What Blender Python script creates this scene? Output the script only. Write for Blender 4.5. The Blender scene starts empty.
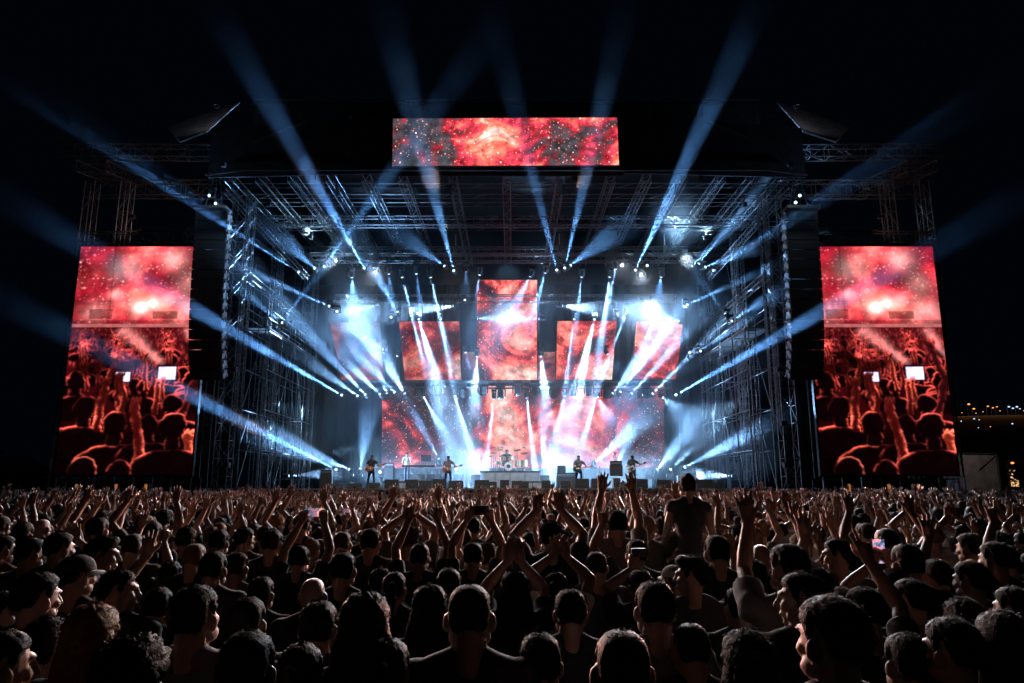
import bpy, bmesh, math, random
import numpy as np
from mathutils import Vector, Matrix, Euler
from mathutils import noise as mnoise

random.seed(7)
rng = np.random.default_rng(7)
SC = bpy.context.scene
COL = SC.collection
R = math.radians

# ------------------------------------------------------------------ camera, sky, exposure
F, PITCH, CX, CZ = 739.0, R(11.3), 0.28, 2.1
cd = bpy.data.cameras.new('camera')
cam = bpy.data.objects.new('camera', cd)
COL.objects.link(cam)
cam.location = (CX, 0, CZ)
cam.rotation_euler = (R(90) + PITCH, 0, 0)
cd.sensor_width = 36
cd.lens = 36 * F / 1024
cd.clip_end = 6000
cd.dof.use_dof = False
SC.camera = cam

W = bpy.data.worlds.new('World')
SC.world = W
W.use_nodes = True
wn = W.node_tree
bg = wn.nodes['Background']
sky = wn.nodes.new('ShaderNodeTexSky')
sky.sky_type = 'NISHITA'
sky.sun_disc = False
sky.sun_elevation = R(-6)
sky.sun_rotation = R(200)
wn.links.new(sky.outputs[0], bg.inputs[0])
bg.inputs[1].default_value = 0.02
glow = wn.nodes.new('ShaderNodeBackground')                # faint navy night sky on top of the dusk model
glow.inputs[0].default_value = (.16, .42, 1.0, 1)
glow.inputs[1].default_value = 0.0019
both = wn.nodes.new('ShaderNodeAddShader')
wn.links.new(bg.outputs[0], both.inputs[0])
wn.links.new(glow.outputs[0], both.inputs[1])
wn.links.new(both.outputs[0], wn.nodes['World Output'].inputs[0])

SC.view_settings.view_transform = 'Standard'
SC.view_settings.look = 'None'
SC.view_settings.gamma = 1
SC.view_settings.use_curve_mapping = False
SC.view_settings.exposure = 0.0
cy = SC.cycles
cy.use_denoising = True
cy.max_bounces = 5
cy.diffuse_bounces = 1
cy.glossy_bounces = 2
cy.transmission_bounces = 2
cy.volume_bounces = 0
cy.transparent_max_bounces = 16
cy.sample_clamp_indirect = 3.0
cy.caustics_reflective = False
cy.caustics_refractive = False


def at(px, py, Y):
    """world point seen at photo pixel (px, py) at distance Y down the field"""
    a, b = (px - 512) / F, (341.5 - py) / F
    dy = math.cos(PITCH) - b * math.sin(PITCH)
    dz = math.sin(PITCH) + b * math.cos(PITCH)
    t = Y / dy
    return Vector((CX + a * t, Y, CZ + dz * t))


def pix(p):
    d = Vector(p) - Vector((CX, 0, CZ))
    z = d.y * math.cos(PITCH) + d.z * math.sin(PITCH)
    u = -d.y * math.sin(PITCH) + d.z * math.cos(PITCH)
    return 512 + F * d.x / z, 341.5 - F * u / z, z


# ------------------------------------------------------------------ materials
def mat(name, col, rough=.6, metal=0., var=.25, scale=8., emit=0., ecol=None, spec=.5):
    m = bpy.data.materials.new(name)
    m.use_nodes = True
    t = m.node_tree
    b = t.nodes['Principled BSDF']
    b.inputs['Roughness'].default_value = rough
    b.inputs['Metallic'].default_value = metal
    b.inputs['Specular IOR Level'].default_value = spec
    tc = t.nodes.new('ShaderNodeTexCoord')
    nz = t.nodes.new('ShaderNodeTexNoise')
    nz.inputs['Scale'].default_value = scale
    nz.inputs['Detail'].default_value = 4
    mr = t.nodes.new('ShaderNodeMapRange')
    mr.inputs['From Min'].default_value = .3
    mr.inputs['From Max'].default_value = .7
    mr.inputs['To Min'].default_value = 1 - var
    mr.inputs['To Max'].default_value = 1 + var
    mx = t.nodes.new('ShaderNodeVectorMath')
    mx.operation = 'SCALE'
    mx.inputs[0].default_value = col
    t.links.new(tc.outputs['Object'], nz.inputs['Vector'])
    t.links.new(nz.outputs[0], mr.inputs['Value'])
    t.links.new(mr.outputs[0], mx.inputs['Scale'])
    t.links.new(mx.outputs[0], b.inputs['Base Color'])
    if emit:
        b.inputs['Emission Color'].default_value = (*(ecol or col), 1)
        b.inputs['Emission Strength'].default_value = emit
    return m


def emat(name, col, strength, sampling='AUTO'):
    m = bpy.data.materials.new(name)
    m.use_nodes = True
    t = m.node_tree
    t.nodes.clear()
    o = t.nodes.new('ShaderNodeOutputMaterial')
    e = t.nodes.new('ShaderNodeEmission')
    e.inputs[0].default_value = (*col, 1)
    e.inputs[1].default_value = strength
    t.links.new(e.outputs[0], o.inputs[0])
    m.cycles.emission_sampling = sampling
    return m


def led_mat(name, seed, scale=.42, gain=1.5, ramp=None, dark=.40, bias=None, span=1.):
    """LED wall showing a drifting red nebula with glints: noise clouds through a colour ramp plus small bright cells"""
    m = bpy.data.materials.new(name)
    m.use_nodes = True
    t = m.node_tree
    t.nodes.clear()
    N = t.nodes.new
    o, e, tc = N('ShaderNodeOutputMaterial'), N('ShaderNodeEmission'), N('ShaderNodeTexCoord')
    mp = N('ShaderNodeMapping')
    mp.inputs['Location'].default_value = (seed * 3.7, seed * 1.3, seed * 5.1)
    t.links.new(tc.outputs['Object'], mp.inputs[0])
    n1 = N('ShaderNodeTexNoise')
    n1.inputs['Scale'].default_value = scale
    n1.inputs['Detail'].default_value = 9
    n1.inputs['Roughness'].default_value = .62
    n1.inputs['Distortion'].default_value = .9
    t.links.new(mp.outputs[0], n1.inputs['Vector'])
    cr = N('ShaderNodeValToRGB')
    el = cr.color_ramp.elements
    stops = ramp or [(dark - .03, (.022, .008, .014)), (dark + .035, (.12, .014, .022)), (dark + .08, (.50, .028, .036)),
                     (dark + .125, (.95, .15, .12)), (dark + .175, (1.0, .37, .29)), (dark + .235, (1.0, .70, .62))]
    while len(el) < len(stops):
        el.new(.5)
    for k, (p, c) in enumerate(stops):
        el[k].position = p
        el[k].color = (*c, 1)
    src = n1.outputs[0]
    if bias:                                             # the picture differs from one end of the wall to the other
        sx_, mr_, rb, ad = N('ShaderNodeSeparateXYZ'), N('ShaderNodeMapRange'), N('ShaderNodeValToRGB'), N('ShaderNodeMath')
        t.links.new(tc.outputs['Object'], sx_.inputs[0])
        mr_.inputs[1].default_value, mr_.inputs[2].default_value = -span, span
        t.links.new(sx_.outputs[0], mr_.inputs[0])
        while len(rb.color_ramp.elements) < len(bias):
            rb.color_ramp.elements.new(.5)
        for k, (p, c) in enumerate(bias):
            rb.color_ramp.elements[k].position = p
            rb.color_ramp.elements[k].color = (c + .5, c + .5, c + .5, 1)
        t.links.new(mr_.outputs[0], rb.inputs[0])
        ad.operation = 'ADD'
        a2 = N('ShaderNodeMath')
        a2.operation = 'SUBTRACT'
        a2.inputs[1].default_value = .5
        t.links.new(rb.outputs[0], a2.inputs[0])
        t.links.new(src, ad.inputs[0])
        t.links.new(a2.outputs[0], ad.inputs[1])
        src = ad.outputs[0]
    t.links.new(src, cr.inputs[0])
    n2 = N('ShaderNodeTexNoise')                       # fine filaments
    n2.inputs['Scale'].default_value = scale * 7
    n2.inputs['Detail'].default_value = 6
    t.links.new(mp.outputs[0], n2.inputs['Vector'])
    m2 = N('ShaderNodeMapRange')
    m2.inputs[1].default_value, m2.inputs[2].default_value = .33, .68
    m2.inputs[3].default_value, m2.inputs[4].default_value = .45, 1.6
    t.links.new(n2.outputs[0], m2.inputs[0])
    sc1 = N('ShaderNodeVectorMath')
    sc1.operation = 'SCALE'
    t.links.new(cr.outputs[0], sc1.inputs[0])
    t.links.new(m2.outputs[0], sc1.inputs['Scale'])
    acc = sc1
    for vs, th, amp, colr in ((4.6, .22, 1.3, (1, .46, .36)), (2.3, .12, 2.2, (1, .70, .62)), (7.5, .32, .8, (1, .24, .15))):
        v = N('ShaderNodeTexVoronoi')
        v.inputs['Scale'].default_value = vs
        t.links.new(mp.outputs[0], v.inputs['Vector'])
        sx = N('ShaderNodeSeparateColor')
        t.links.new(v.outputs['Color'], sx.inputs[0])
        g = N('ShaderNodeMath')
        g.operation = 'GREATER_THAN'
        g.inputs[1].default_value = .54
        t.links.new(sx.outputs[0], g.inputs[0])
        d = N('ShaderNodeMapRange')
        d.inputs[1].default_value, d.inputs[2].default_value = th, th * .35
        d.inputs[3].default_value, d.inputs[4].default_value = 0, amp
        t.links.new(v.outputs['Distance'], d.inputs[0])
        p = N('ShaderNodeMath')
        p.operation = 'MULTIPLY'
        t.links.new(g.outputs[0], p.inputs[0])
        t.links.new(d.outputs[0], p.inputs[1])
        s2 = N('ShaderNodeVectorMath')
        s2.operation = 'SCALE'
        s2.inputs[0].default_value = colr
        t.links.new(p.outputs[0], s2.inputs['Scale'])
        a = N('ShaderNodeVectorMath')
        a.operation = 'ADD'
        t.links.new(acc.outputs[0], a.inputs[0])
        t.links.new(s2.outputs[0], a.inputs[1])
        acc = a
    t.links.new(acc.outputs[0], e.inputs[0])
    e.inputs[1].default_value = gain
    t.links.new(e.outputs[0], o.inputs[0])
    m.cycles.emission_sampling = 'FRONT'
    return m


def haze_mat(name, dens, kind, nscale=.5, lo=.35, col=(.78, .9, 1.0)):
    """volume only: 'shaft' thins towards its far end, 'hold' keeps going, 'cloud' thins to every side"""
    m = bpy.data.materials.new(name)
    m.use_nodes = True
    t = m.node_tree
    t.nodes.clear()
    N = t.nodes.new
    o, v, tc = N('ShaderNodeOutputMaterial'), N('ShaderNodeVolumePrincipled'), N('ShaderNodeTexCoord')
    v.inputs['Color'].default_value = (*col, 1)
    v.inputs['Anisotropy'].default_value = .15 if kind != 'cloud' else 0
    gm = N('ShaderNodeNewGeometry')
    nz = N('ShaderNodeTexNoise')
    nz.inputs['Scale'].default_value = nscale
    nz.inputs['Detail'].default_value = 3
    t.links.new(gm.outputs['Position'], nz.inputs['Vector'])
    mr = N('ShaderNodeMapRange')
    mr.inputs[1].default_value, mr.inputs[2].default_value = .32, .68
    mr.inputs[3].default_value, mr.inputs[4].default_value = dens * lo, dens * (2 - lo)
    t.links.new(nz.outputs[0], mr.inputs[0])
    out = mr
    if kind == 'shaft':
        sp = N('ShaderNodeSeparateXYZ')
        t.links.new(tc.outputs['Generated'], sp.inputs[0])
        f = N('ShaderNodeMapRange')
        f.interpolation_type = 'SMOOTHSTEP'
        f.inputs[1].default_value, f.inputs[2].default_value = .0, .75
        t.links.new(sp.outputs[2], f.inputs[0])
        k = N('ShaderNodeMath')
        k.operation = 'MULTIPLY'
        t.links.new(out.outputs[0], k.inputs[0])
        t.links.new(f.outputs[0], k.inputs[1])
        out = k
    elif kind == 'cloud':
        sb = N('ShaderNodeVectorMath')
        sb.operation = 'SUBTRACT'
        sb.inputs[1].default_value = (.5, .5, .5)
        t.links.new(tc.outputs['Generated'], sb.inputs[0])
        ln = N('ShaderNodeVectorMath')
        ln.operation = 'LENGTH'
        t.links.new(sb.outputs[0], ln.inputs[0])
        f = N('ShaderNodeMapRange')
        f.interpolation_type = 'SMOOTHSTEP'
        f.inputs[1].default_value, f.inputs[2].default_value = .5, .12
        t.links.new(ln.outputs['Value'], f.inputs[0])
        k = N('ShaderNodeMath')
        k.operation = 'MULTIPLY'
        t.links.new(out.outputs[0], k.inputs[0])
        t.links.new(f.outputs[0], k.inputs[1])
        out = k
    t.links.new(out.outputs[0], v.inputs['Density'])
    t.links.new(v.outputs[0], o.inputs['Volume'])
    return m


M = dict(
    black=mat('black_paint', (.018, .019, .022), .55),
    cloth=mat('black_scrim', (.026, .028, .034), .9, scale=1.5, var=.4),
    steel=mat('galvanised_steel', (.16, .155, .155), .42, .75, var=.3, scale=3),
    alu=mat('aluminium_truss', (.15, .145, .145), .42, .8, var=.2, scale=3),
    dark_steel=mat('dark_steel', (.10, .10, .105), .5, .6),
    tarp=mat('grey_tarp', (.20, .20, .21), .8, scale=2, var=.35),
    deck=mat('stage_deck', (.055, .056, .06), .35, scale=2, var=.4),
    riser=mat('riser_grey', (.30, .32, .35), .5, scale=3),
    grille=mat('speaker_grille', (.05, .05, .055), .5, .3, scale=40),
    rig=mat('rigging_grey', (.26, .27, .29), .45, .5),
    ground=mat('dark_turf', (.025, .028, .018), .95, scale=1.5, var=.5),
    hill=mat('hill_turf', (.02, .024, .018), 1, scale=.02, var=.5),
    leaf=mat('dark_leaves', (.03, .05, .022), .9),
    bark=mat('bark', (.06, .045, .035), .9),
    wall=mat('rendered_wall', (.32, .28, .22), .85, scale=.6),
    roof=mat('roof_sheet', (.14, .10, .09), .8),
    wood_orange=mat('guitar_orange', (.62, .16, .035), .25, scale=6),
    wood_dark=mat('guitar_dark', (.05, .035, .03), .3),
    wood_pale=mat('guitar_neck_maple', (.62, .42, .22), .4),
    white=mat('white_lacquer', (.75, .74, .72), .35),
    chrome=mat('chrome', (.7, .7, .72), .18, 1.),
    brass=mat('cymbal_brass', (.7, .48, .18), .25, 1.),
    drum=mat('drum_shell', (.55, .38, .22), .35),
    glassb=mat('dark_glass', (.01, .012, .015), .12),
    keyw=mat('key_white', (.7, .7, .68), .4),
    hedge=mat('hair_tie', (.02, .02, .02), .7),
    lens=emat('lamp_lens', (.55, .80, 1.0), 3.5, 'NONE'),
    flare=emat('lamp_lens_bright', (.80, .92, 1.0), 26, 'NONE'),
    warm=emat('sodium_lamp', (1.0, .30, .06), 2.2, 'NONE'),
    warmdim=emat('work_lamp', (1.0, .36, .12), .30, 'NONE'),
    cool=emat('far_cool_lamp', (.50, .70, 1.0), 1.8, 'NONE'),
    window=emat('lit_window', (1.0, .55, .22), 1.1, 'NONE'),
)


# ------------------------------------------------------------------ mesh building
def superr(n, pw):
    return (abs(n[0]) ** pw + abs(n[1]) ** pw + abs(n[2]) ** pw) ** (-1 / pw) if pw != 2. else 1.


class MB:
    def __init__(s):
        s.v, s.f, s.m, s.n = [], [], [], 0

    def add(s, vs, fs, mi=0):
        s.v.extend(tuple(v) for v in vs)
        s.f.extend(tuple(i + s.n for i in f) for f in fs)
        s.m.extend([mi] * len(fs))
        s.n += len(vs)

    def box(s, c, d, rot=None, mi=0):
        c = Vector(c)
        vs = []
        for i in (-.5, .5):
            for j in (-.5, .5):
                for k in (-.5, .5):
                    p = Vector((i * d[0], j * d[1], k * d[2]))
                    vs.append(c + (rot @ p if rot is not None else p))
        s.add(vs, [(0, 1, 3, 2), (4, 6, 7, 5), (0, 4, 5, 1), (2, 3, 7, 6), (0, 2, 6, 4), (1, 5, 7, 3)], mi)

    def tube(s, a, b, r, seg=6, mi=0):
        s.cone(a, b, r, r, seg, 0, mi)

    def cone(s, a, b, r0, r1, seg=8, caps=2, mi=0, flat0=False, flat1=False):
        """tapered rod; caps > 0 rounds the ends"""
        a, b = Vector(a), Vector(b)
        d = b - a
        L = d.length
        n = d / L if L > 1e-9 else Vector((0, 0, 1))
        u = n.orthogonal().normalized()
        w = n.cross(u)
        prof = []
        if caps and not flat0:
            for k in range(caps):
                t = math.pi / 2 * (1 - (k + .35) / caps)
                prof.append((r0 * math.cos(t), -r0 * math.sin(t)))
        prof.append((r0, 0))
        prof.append((r1, L))
        if caps and not flat1:
            for k in range(caps):
                t = math.pi / 2 * ((k + .65) / caps)
                prof.append((r1 * math.cos(t), L + r1 * math.sin(t)))
        s.ring(a, u, w, n, prof, seg, mi)

    def ring(s, o, u, w, n, prof, seg, mi=0):
        vs, fs = [], []
        for (r, z) in prof:
            for k in range(seg):
                t = 2 * math.pi * k / seg
                vs.append(o + n * z + u * (r * math.cos(t)) + w * (r * math.sin(t)))
        for i in range(len(prof) - 1):
            for k in range(seg):
                k2 = (k + 1) % seg
                fs.append((i * seg + k, i * seg + k2, (i + 1) * seg + k2, (i + 1) * seg + k))
        fs.append(tuple(range(seg - 1, -1, -1)))
        fs.append(tuple((len(prof) - 1) * seg + k for k in range(seg)))
        s.add(vs, fs, mi)

    def ell(s, c, r, rot=None, seg=14, rings=8, mi=0, pw=2.):
        c = Vector(c)
        vs, fs = [], []
        for i in range(1, rings):
            t = math.pi * i / rings
            for k in range(seg):
                p = 2 * math.pi * k / seg
                q = Vector((math.sin(t) * math.cos(p), math.sin(t) * math.sin(p), math.cos(t)))
                q *= superr(q, pw)
                q = Vector((r[0] * q.x, r[1] * q.y, r[2] * q.z))
                vs.append(c + (rot @ q if rot is not None else q))
        top, bot = Vector((0, 0, r[2])), Vector((0, 0, -r[2]))
        vs.append(c + (rot @ top if rot is not None else top))
        vs.append(c + (rot @ bot if rot is not None else bot))
        T = len(vs) - 2
        for i in range(rings - 2):
            for k in range(seg):
                k2 = (k + 1) % seg
                fs.append((i * seg + k, (i + 1) * seg + k, (i + 1) * seg + k2, i * seg + k2))
        for k in range(seg):
            k2 = (k + 1) % seg
            fs.append((T, k, k2))
            fs.append((T + 1, (rings - 2) * seg + k2, (rings - 2) * seg + k))
        s.add(vs, fs, mi)

    def prism(s, pts, d, mi=0):
        """polygon pts (3D, planar) pushed along vector d"""
        pts = [Vector(p) for p in pts]
        d = Vector(d)
        n = len(pts)
        vs = pts + [p + d for p in pts]
        fs = [tuple(range(n - 1, -1, -1)), tuple(range(n, 2 * n))]
        for k in range(n):
            k2 = (k + 1) % n
            fs.append((k, k2, n + k2, n + k))
        s.add(vs, fs, mi)

    def mesh(s, name, mats, smooth=False):
        me = bpy.data.meshes.new(name)
        me.from_pydata(s.v, [], s.f)
        for m in (mats if isinstance(mats, (list, tuple)) else [mats]):
            me.materials.append(m)
        me.polygons.foreach_set('material_index', s.m)
        if smooth:
            me.polygons.foreach_set('use_smooth', [True] * len(me.polygons))
        bm = bmesh.new()
        bm.from_mesh(me)
        bmesh.ops.recalc_face_normals(bm, faces=bm.faces)
        bm.to_mesh(me)
        bm.free()
        me.update()
        return me

    def build(s, name, mats, parent=None, smooth=False):
        return link(name, s.mesh(name, mats, smooth), parent)


def link(name, me, parent=None, loc=None, rot=None):
    o = bpy.data.objects.new(name, me)
    COL.objects.link(o)
    if parent is not None:
        o.parent = parent
    if loc is not None:
        o.location = loc
    if rot is not None:
        o.rotation_euler = rot
    return o


def tag(o, label=None, cat=None, group=None, kind=None):
    for k, v in (('label', label), ('category', cat), ('group', group), ('kind', kind)):
        if v:
            o[k] = v
    return o


def thing(name, label, cat, loc=(0, 0, 0), group=None, rz=0):
    o = bpy.data.objects.new(name, None)
    COL.objects.link(o)
    o.location = loc
    o.rotation_euler = (0, 0, rz)
    o.empty_display_size = .2
    return tag(o, label, cat, group)


ORD = ('zeroth first second third fourth fifth sixth seventh eighth ninth tenth eleventh twelfth thirteenth fourteenth fifteenth '
       'sixteenth seventeenth eighteenth nineteenth twentieth').split()
TENS = {20: 'twenty', 30: 'thirty', 40: 'forty', 50: 'fifty', 60: 'sixty'}


def ordinal(n):
    if n <= 20:
        return ORD[n]
    t, u = n // 10 * 10, n % 10
    return (TENS[t][:-1] + 'ieth') if u == 0 else TENS[t] + '-' + ORD[u]


def lattice(mb_chords, mb_lace, p0, p1, w, h, bay, r=.03, up=Vector((0, 0, 1))):
    """box truss between p0 and p1: four chords (one builder each) and zig-zag lacing"""
    p0, p1 = Vector(p0), Vector(p1)
    d = p1 - p0
    L = d.length
    n = d / L
    u = Vector(up)
    if abs(n.dot(u)) > .95:
        u = Vector((0, 1, 0))
    side = n.cross(u).normalized()
    u = side.cross(n).normalized()
    cs = [side * (sx * w / 2) + u * (sz * h / 2) for sx, sz in ((-1, -1), (1, -1), (1, 1), (-1, 1))]
    for mb, c in zip(mb_chords, cs):
        mb.tube(p0 + c, p1 + c, r)
    nb = max(1, round(L / bay))
    for k in range(nb + 1):
        q = p0 + n * (L * k / nb)
        for i in range(4):
            mb_lace.tube(q + cs[i], q + cs[(i + 1) % 4], r * .55, 4)
        if k < nb:
            q2 = p0 + n * (L * (k + 1) / nb)
            for i in range(4):
                a, b = (cs[i], cs[(i + 1) % 4]) if (k + i) % 2 == 0 else (cs[(i + 1) % 4], cs[i])
                mb_lace.tube(q + a, q2 + b, r * .5, 4)


def truss(name, label, p0, p1, w, h, bay, r=.03, m=None, group=None, cat='truss'):
    o = Vector(p0)
    t = thing(name, label, cat, o, group)
    ch, lc = [MB() for _ in range(4)], MB()
    lattice(ch, lc, Vector((0, 0, 0)), Vector(p1) - o, w, h, bay, r)
    for c in ch:
        c.build('chord', m or M['alu'], t)
    lc.build('lacing', m or M['alu'], t)
    return t


# ------------------------------------------------------------------ ground and far land
g = MB()
g.add([(-900, -200, 0), (900, -200, 0), (900, 2500, 0), (-900, 2500, 0)], [(0, 1, 2, 3)])
tag(g.build('ground', M['ground']), kind='structure')


def hill(x0, x1, y0, y1, crest, seed, nm):
    nx, ny = 60, 16
    vs, fs = [], []
    for j in range(ny + 1):
        for i in range(nx + 1):
            u, v = i / nx, j / ny
            x, y = x0 + (x1 - x0) * u, y0 + (y1 - y0) * v
            e = math.sin(math.pi * min(1, v * 1.02)) ** .8 if v < 1 else 0
            z = crest(u) * e + 2.0 * mnoise.noise(Vector((x * .02, y * .02, seed))) * e - .3
            vs.append((x, y, z))
    for j in range(ny):
        for i in range(nx):
            a = j * (nx + 1) + i
            fs.append((a, a + 1, a + nx + 2, a + nx + 1))
    b = MB()
    b.add(vs, fs)
    return tag(b.build('hill', M['hill'], smooth=True), kind='structure')


hill(260, 900, 380, 760, lambda u: 50 + 6 * math.sin(u * 9), 1.0, 'hill')
hill(-900, -300, 400, 800, lambda u: 12 + 3 * math.sin(u * 11), 4.0, 'hill')
# ------------------------------------------------------------------ stage platform
DECK = 2.15
st = thing('stage', 'long black stage platform with a pale lit front edge before the crowd', 'stage', (0, 40, 0))
b = MB()
b.box((0, 8, DECK - .09), (37, 16, .18))
b.build('deck', M['deck'], st)
b = MB()
b.box((0, .06, 1.0), (37, .08, 1.92))
b.build('front_skirt', M['cloth'], st)
b = MB()
b.box((0, -.03, DECK - .05), (37, .05, .09))
b.build('edge_rail', M['rig'], st)
b = MB()
for k in range(9):
    b.box((-16 + 4 * k, 8, .95), (.12, 14, 1.88))
b.build('underframe', M['dark_steel'], st)

bar = thing('crowd_barrier', 'low dark steel crowd barrier running along the stage front', 'barrier', (0, 38.6, 0))
b = MB()
b.tube((-24, 0, 1.15), (24, 0, 1.15), .035)
b.build('top_rail', M['steel'], bar)
b = MB()
b.box((0, .05, .6), (48, .03, 1.0))
b.build('infill_panel', M['dark_steel'], bar)

# ------------------------------------------------------------------ roof
RZ = 18.15                                   # underside of the roof
roof = thing('stage_roof', 'black clad stage roof with scrim header and lattice rafters underneath', 'roof', (0, 36, RZ))
HW = 15.65
b = MB()
for s in (-1, 1):
    b.prism([(s * 6.1, .02, .1), (s * HW, .25, -.05), (s * HW, .25, 2.75), (s * 10.3, .1, 3.15), (s * 6.1, .02, 3.2)], (0, .12, 0))
b.build('scrim', M['cloth'], roof)
b = MB()
b.box((0, .42, 1.6), (12.3, .1, 3.0))
b.build('header_backing', M['cloth'], roof)
b = MB()
b.prism([(-14.2, 2.2, 5.35), (14.2, 2.2, 5.35), (14.2, 14, 3.2), (-14.2, 14, 3.2)], (0, 0, -.08))
b.build('skin', mat('black_roof_skin', (.005, .005, .006), .95), roof)
b = MB()
b.prism([(-14.2, 2.3, 3.1), (14.2, 2.3, 3.1), (14.2, 2.3, 5.3), (-14.2, 2.3, 5.3)], (0, .06, 0))
b.build('added_scrim', M['cloth'], roof)  # cloth added to cover the lit underside of the roof skin
# lit hem along the header bottom and the roof ridge line
b = MB()
b.tube((-HW, -.05, -.05), (-13.6, -.05, .22), .05)
b.tube((-13.6, -.05, .22), (13.6, -.05, .22), .045)
b.tube((13.6, -.05, .22), (HW, -.05, -.05), .05)
b.build('hem_pipe', M['alu'], roof)
b = MB()
b.tube((-14.2, 2.1, 5.42), (14.2, 2.1, 5.42), .05)
b.build('ridge_pipe', M['steel'], roof)
for x in (-8.6, -5.4, -2.1, 1.2, 4.6, 7.7, -11, 10.6):
    ch, lc = [MB() for _ in range(4)], MB()
    lattice(ch, lc, (x, 1.2, 3.1), (x * 1.02, 2.0, 5.3), .25, .25, .5, .022)
    a = ch[0]
    for c in ch[1:] + [lc]:
        a.add(c.v, c.f)
    a.build('ridge_strut', M['steel'], roof)
for s in (-1, 1):                            # diagonal pale stay across the scrim
    b = MB()
    b.tube((s * 13.4, -.05, 1.75), (s * 10.6, -.05, 2.95), .06)
    b.build('scrim_stay', M['steel'], roof)
    # grey weather wing hanging out past each roof corner
    b = MB()
    q = [at(180 if s < 0 else 836, 141.5, 36.2), at(207 if s < 0 else 803, 131, 36.5), at(240 if s < 0 else 777, 101.6, 40), at(166 if s < 0 else 851, 127, 39)]
    q = [p - Vector((0, 36, RZ)) for p in q]
    b.prism(q, (0, .05, -.07))
    b.build('weather_wing', M['tarp'], roof)
    b = MB()
    for k in range(5):
        z0, z1 = .3 + .5 * k, .8 + .5 * k
        b.tube((s * 14.6, .5, z0), (s * 15.4, .5, z1), .03)
        b.tube((s * 15.4, .5, z0), (s * 14.6, .5, z1), .03)
    b.build('corner_bracing', M['steel'], roof)

# rafters running back under the roof, each a lattice beam
RAFT = [-14.6, -13.0, -11.3, -9.3, -7.4, -5.5, -2.85, 0, 2.85, 5.5, 7.4, 9.3, 11.3, 13.0, 14.6]
for k, x in enumerate(RAFT):
    side = 'left of' if x < 0 else ('on' if x == 0 else 'right of')
    truss('roof_rafter', f'lattice rafter under the stage roof, {ordinal(k + 1)} of fifteen from the left end', (x, 36.4, RZ), (x * .97, 51, RZ - .1), .42, .42, .8, .019 if abs(x) > 9 else .022,
          group='rafters under the stage roof', cat='rafter')
PUR = [37.8, 39.3, 40.5, 43.2, 44.6]
for k, y in enumerate(PUR):
    t = thing('roof_purlin', f'thin cross pipe tying the roof rafters, {ordinal(k + 1)} from the front', 'pipe', (0, y, RZ + .28), 'purlins across the roof rafters')
    b = MB()
    b.tube((-14.8, 0, 0), (14.8, 0, 0), .03)
    b.build('pipe', M['steel'], t)
    b = MB()
    for q in range(-7, 8):
        b.tube((q * 2, 0, -.25), (q * 2 + .9, 0, 0), .018, 4)
    b.tube((-14, 0, -.25), (14.9, 0, -.25), .016, 4)
    b.build('knee_brace', M['steel'], t)
truss('cross_truss', 'long lattice cross truss nearest the roof front', (-14.8, 41.7, RZ - .45), (14.8, 41.7, RZ - .45), .5, .55, .8, .035, group='cross trusses under the roof')
truss('cross_truss', 'long lattice cross truss in the middle of the roof', (-14.8, 47.2, RZ - .5), (14.8, 47.2, RZ - .5), .5, .5, .8, .03, group='cross trusses under the roof')
truss('light_truss', 'topmost lighting truss hung across the stage with moving heads below it', (-12.5, 45, 16.5), (12.3, 45, 16.5), .5, .5, .7, .032, group='lighting trusses')
truss('light_truss', 'middle lighting truss just above the tilted screens', (-11.5, 48, 14.62), (11.3, 48, 14.62), .45, .45, .7, .028, group='lighting trusses')
truss('light_truss', 'lowest lighting truss with dark lamps above the back wall screen', (-10.9, 49, 8.92), (10.9, 49, 8.92), .42, .42, .7, .028, M['dark_steel'], group='lighting trusses')
for k, (x, zt, y) in enumerate(((-10, 15.7, 45), (-3.3, 15.7, 45), (3.3, 15.7, 45), (10, 15.7, 45))):
    t = thing('hoist_chain', f'steel hoist chain holding the topmost lighting truss, {ordinal(k + 1)} from the left', 'chain', (x, y, 16.7), 'hoist chains')
    b = MB()
    b.tube((0, 0, 0), (0, 0, 1.4), .03, 5)
    b.build('chain', M['steel'], t)
    b = MB()
    b.box((0, 0, .4), (.2, .2, .45))
    b.build('hoist_motor', M['black'], t)

# black drapes behind the stage
t = thing('back_drape', 'black cloth drape closing the back of the stage', 'drape', (0, 55.5, 0))
b = MB()
pts = []
for k in range(121):
    x = -16 + 32 * k / 120
    pts.append((x, .12 * math.sin(k * 1.3) + .05 * math.sin(k * 3.1)))
for (x0, y0), (x1, y1) in zip(pts, pts[1:]):
    b.add([(x0, y0, 2.1), (x1, y1, 2.1), (x1, y1, 17.7), (x0, y0, 17.7)], [(0, 1, 2, 3)])
b.build('cloth', mat('black_velvet', (.007, .0075, .009), .95, scale=1.2, var=.4), t)

# ------------------------------------------------------------------ outer towers and outriggers with the side screens
def side_word(s):
    return 'left' if s < 0 else 'right'


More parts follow.
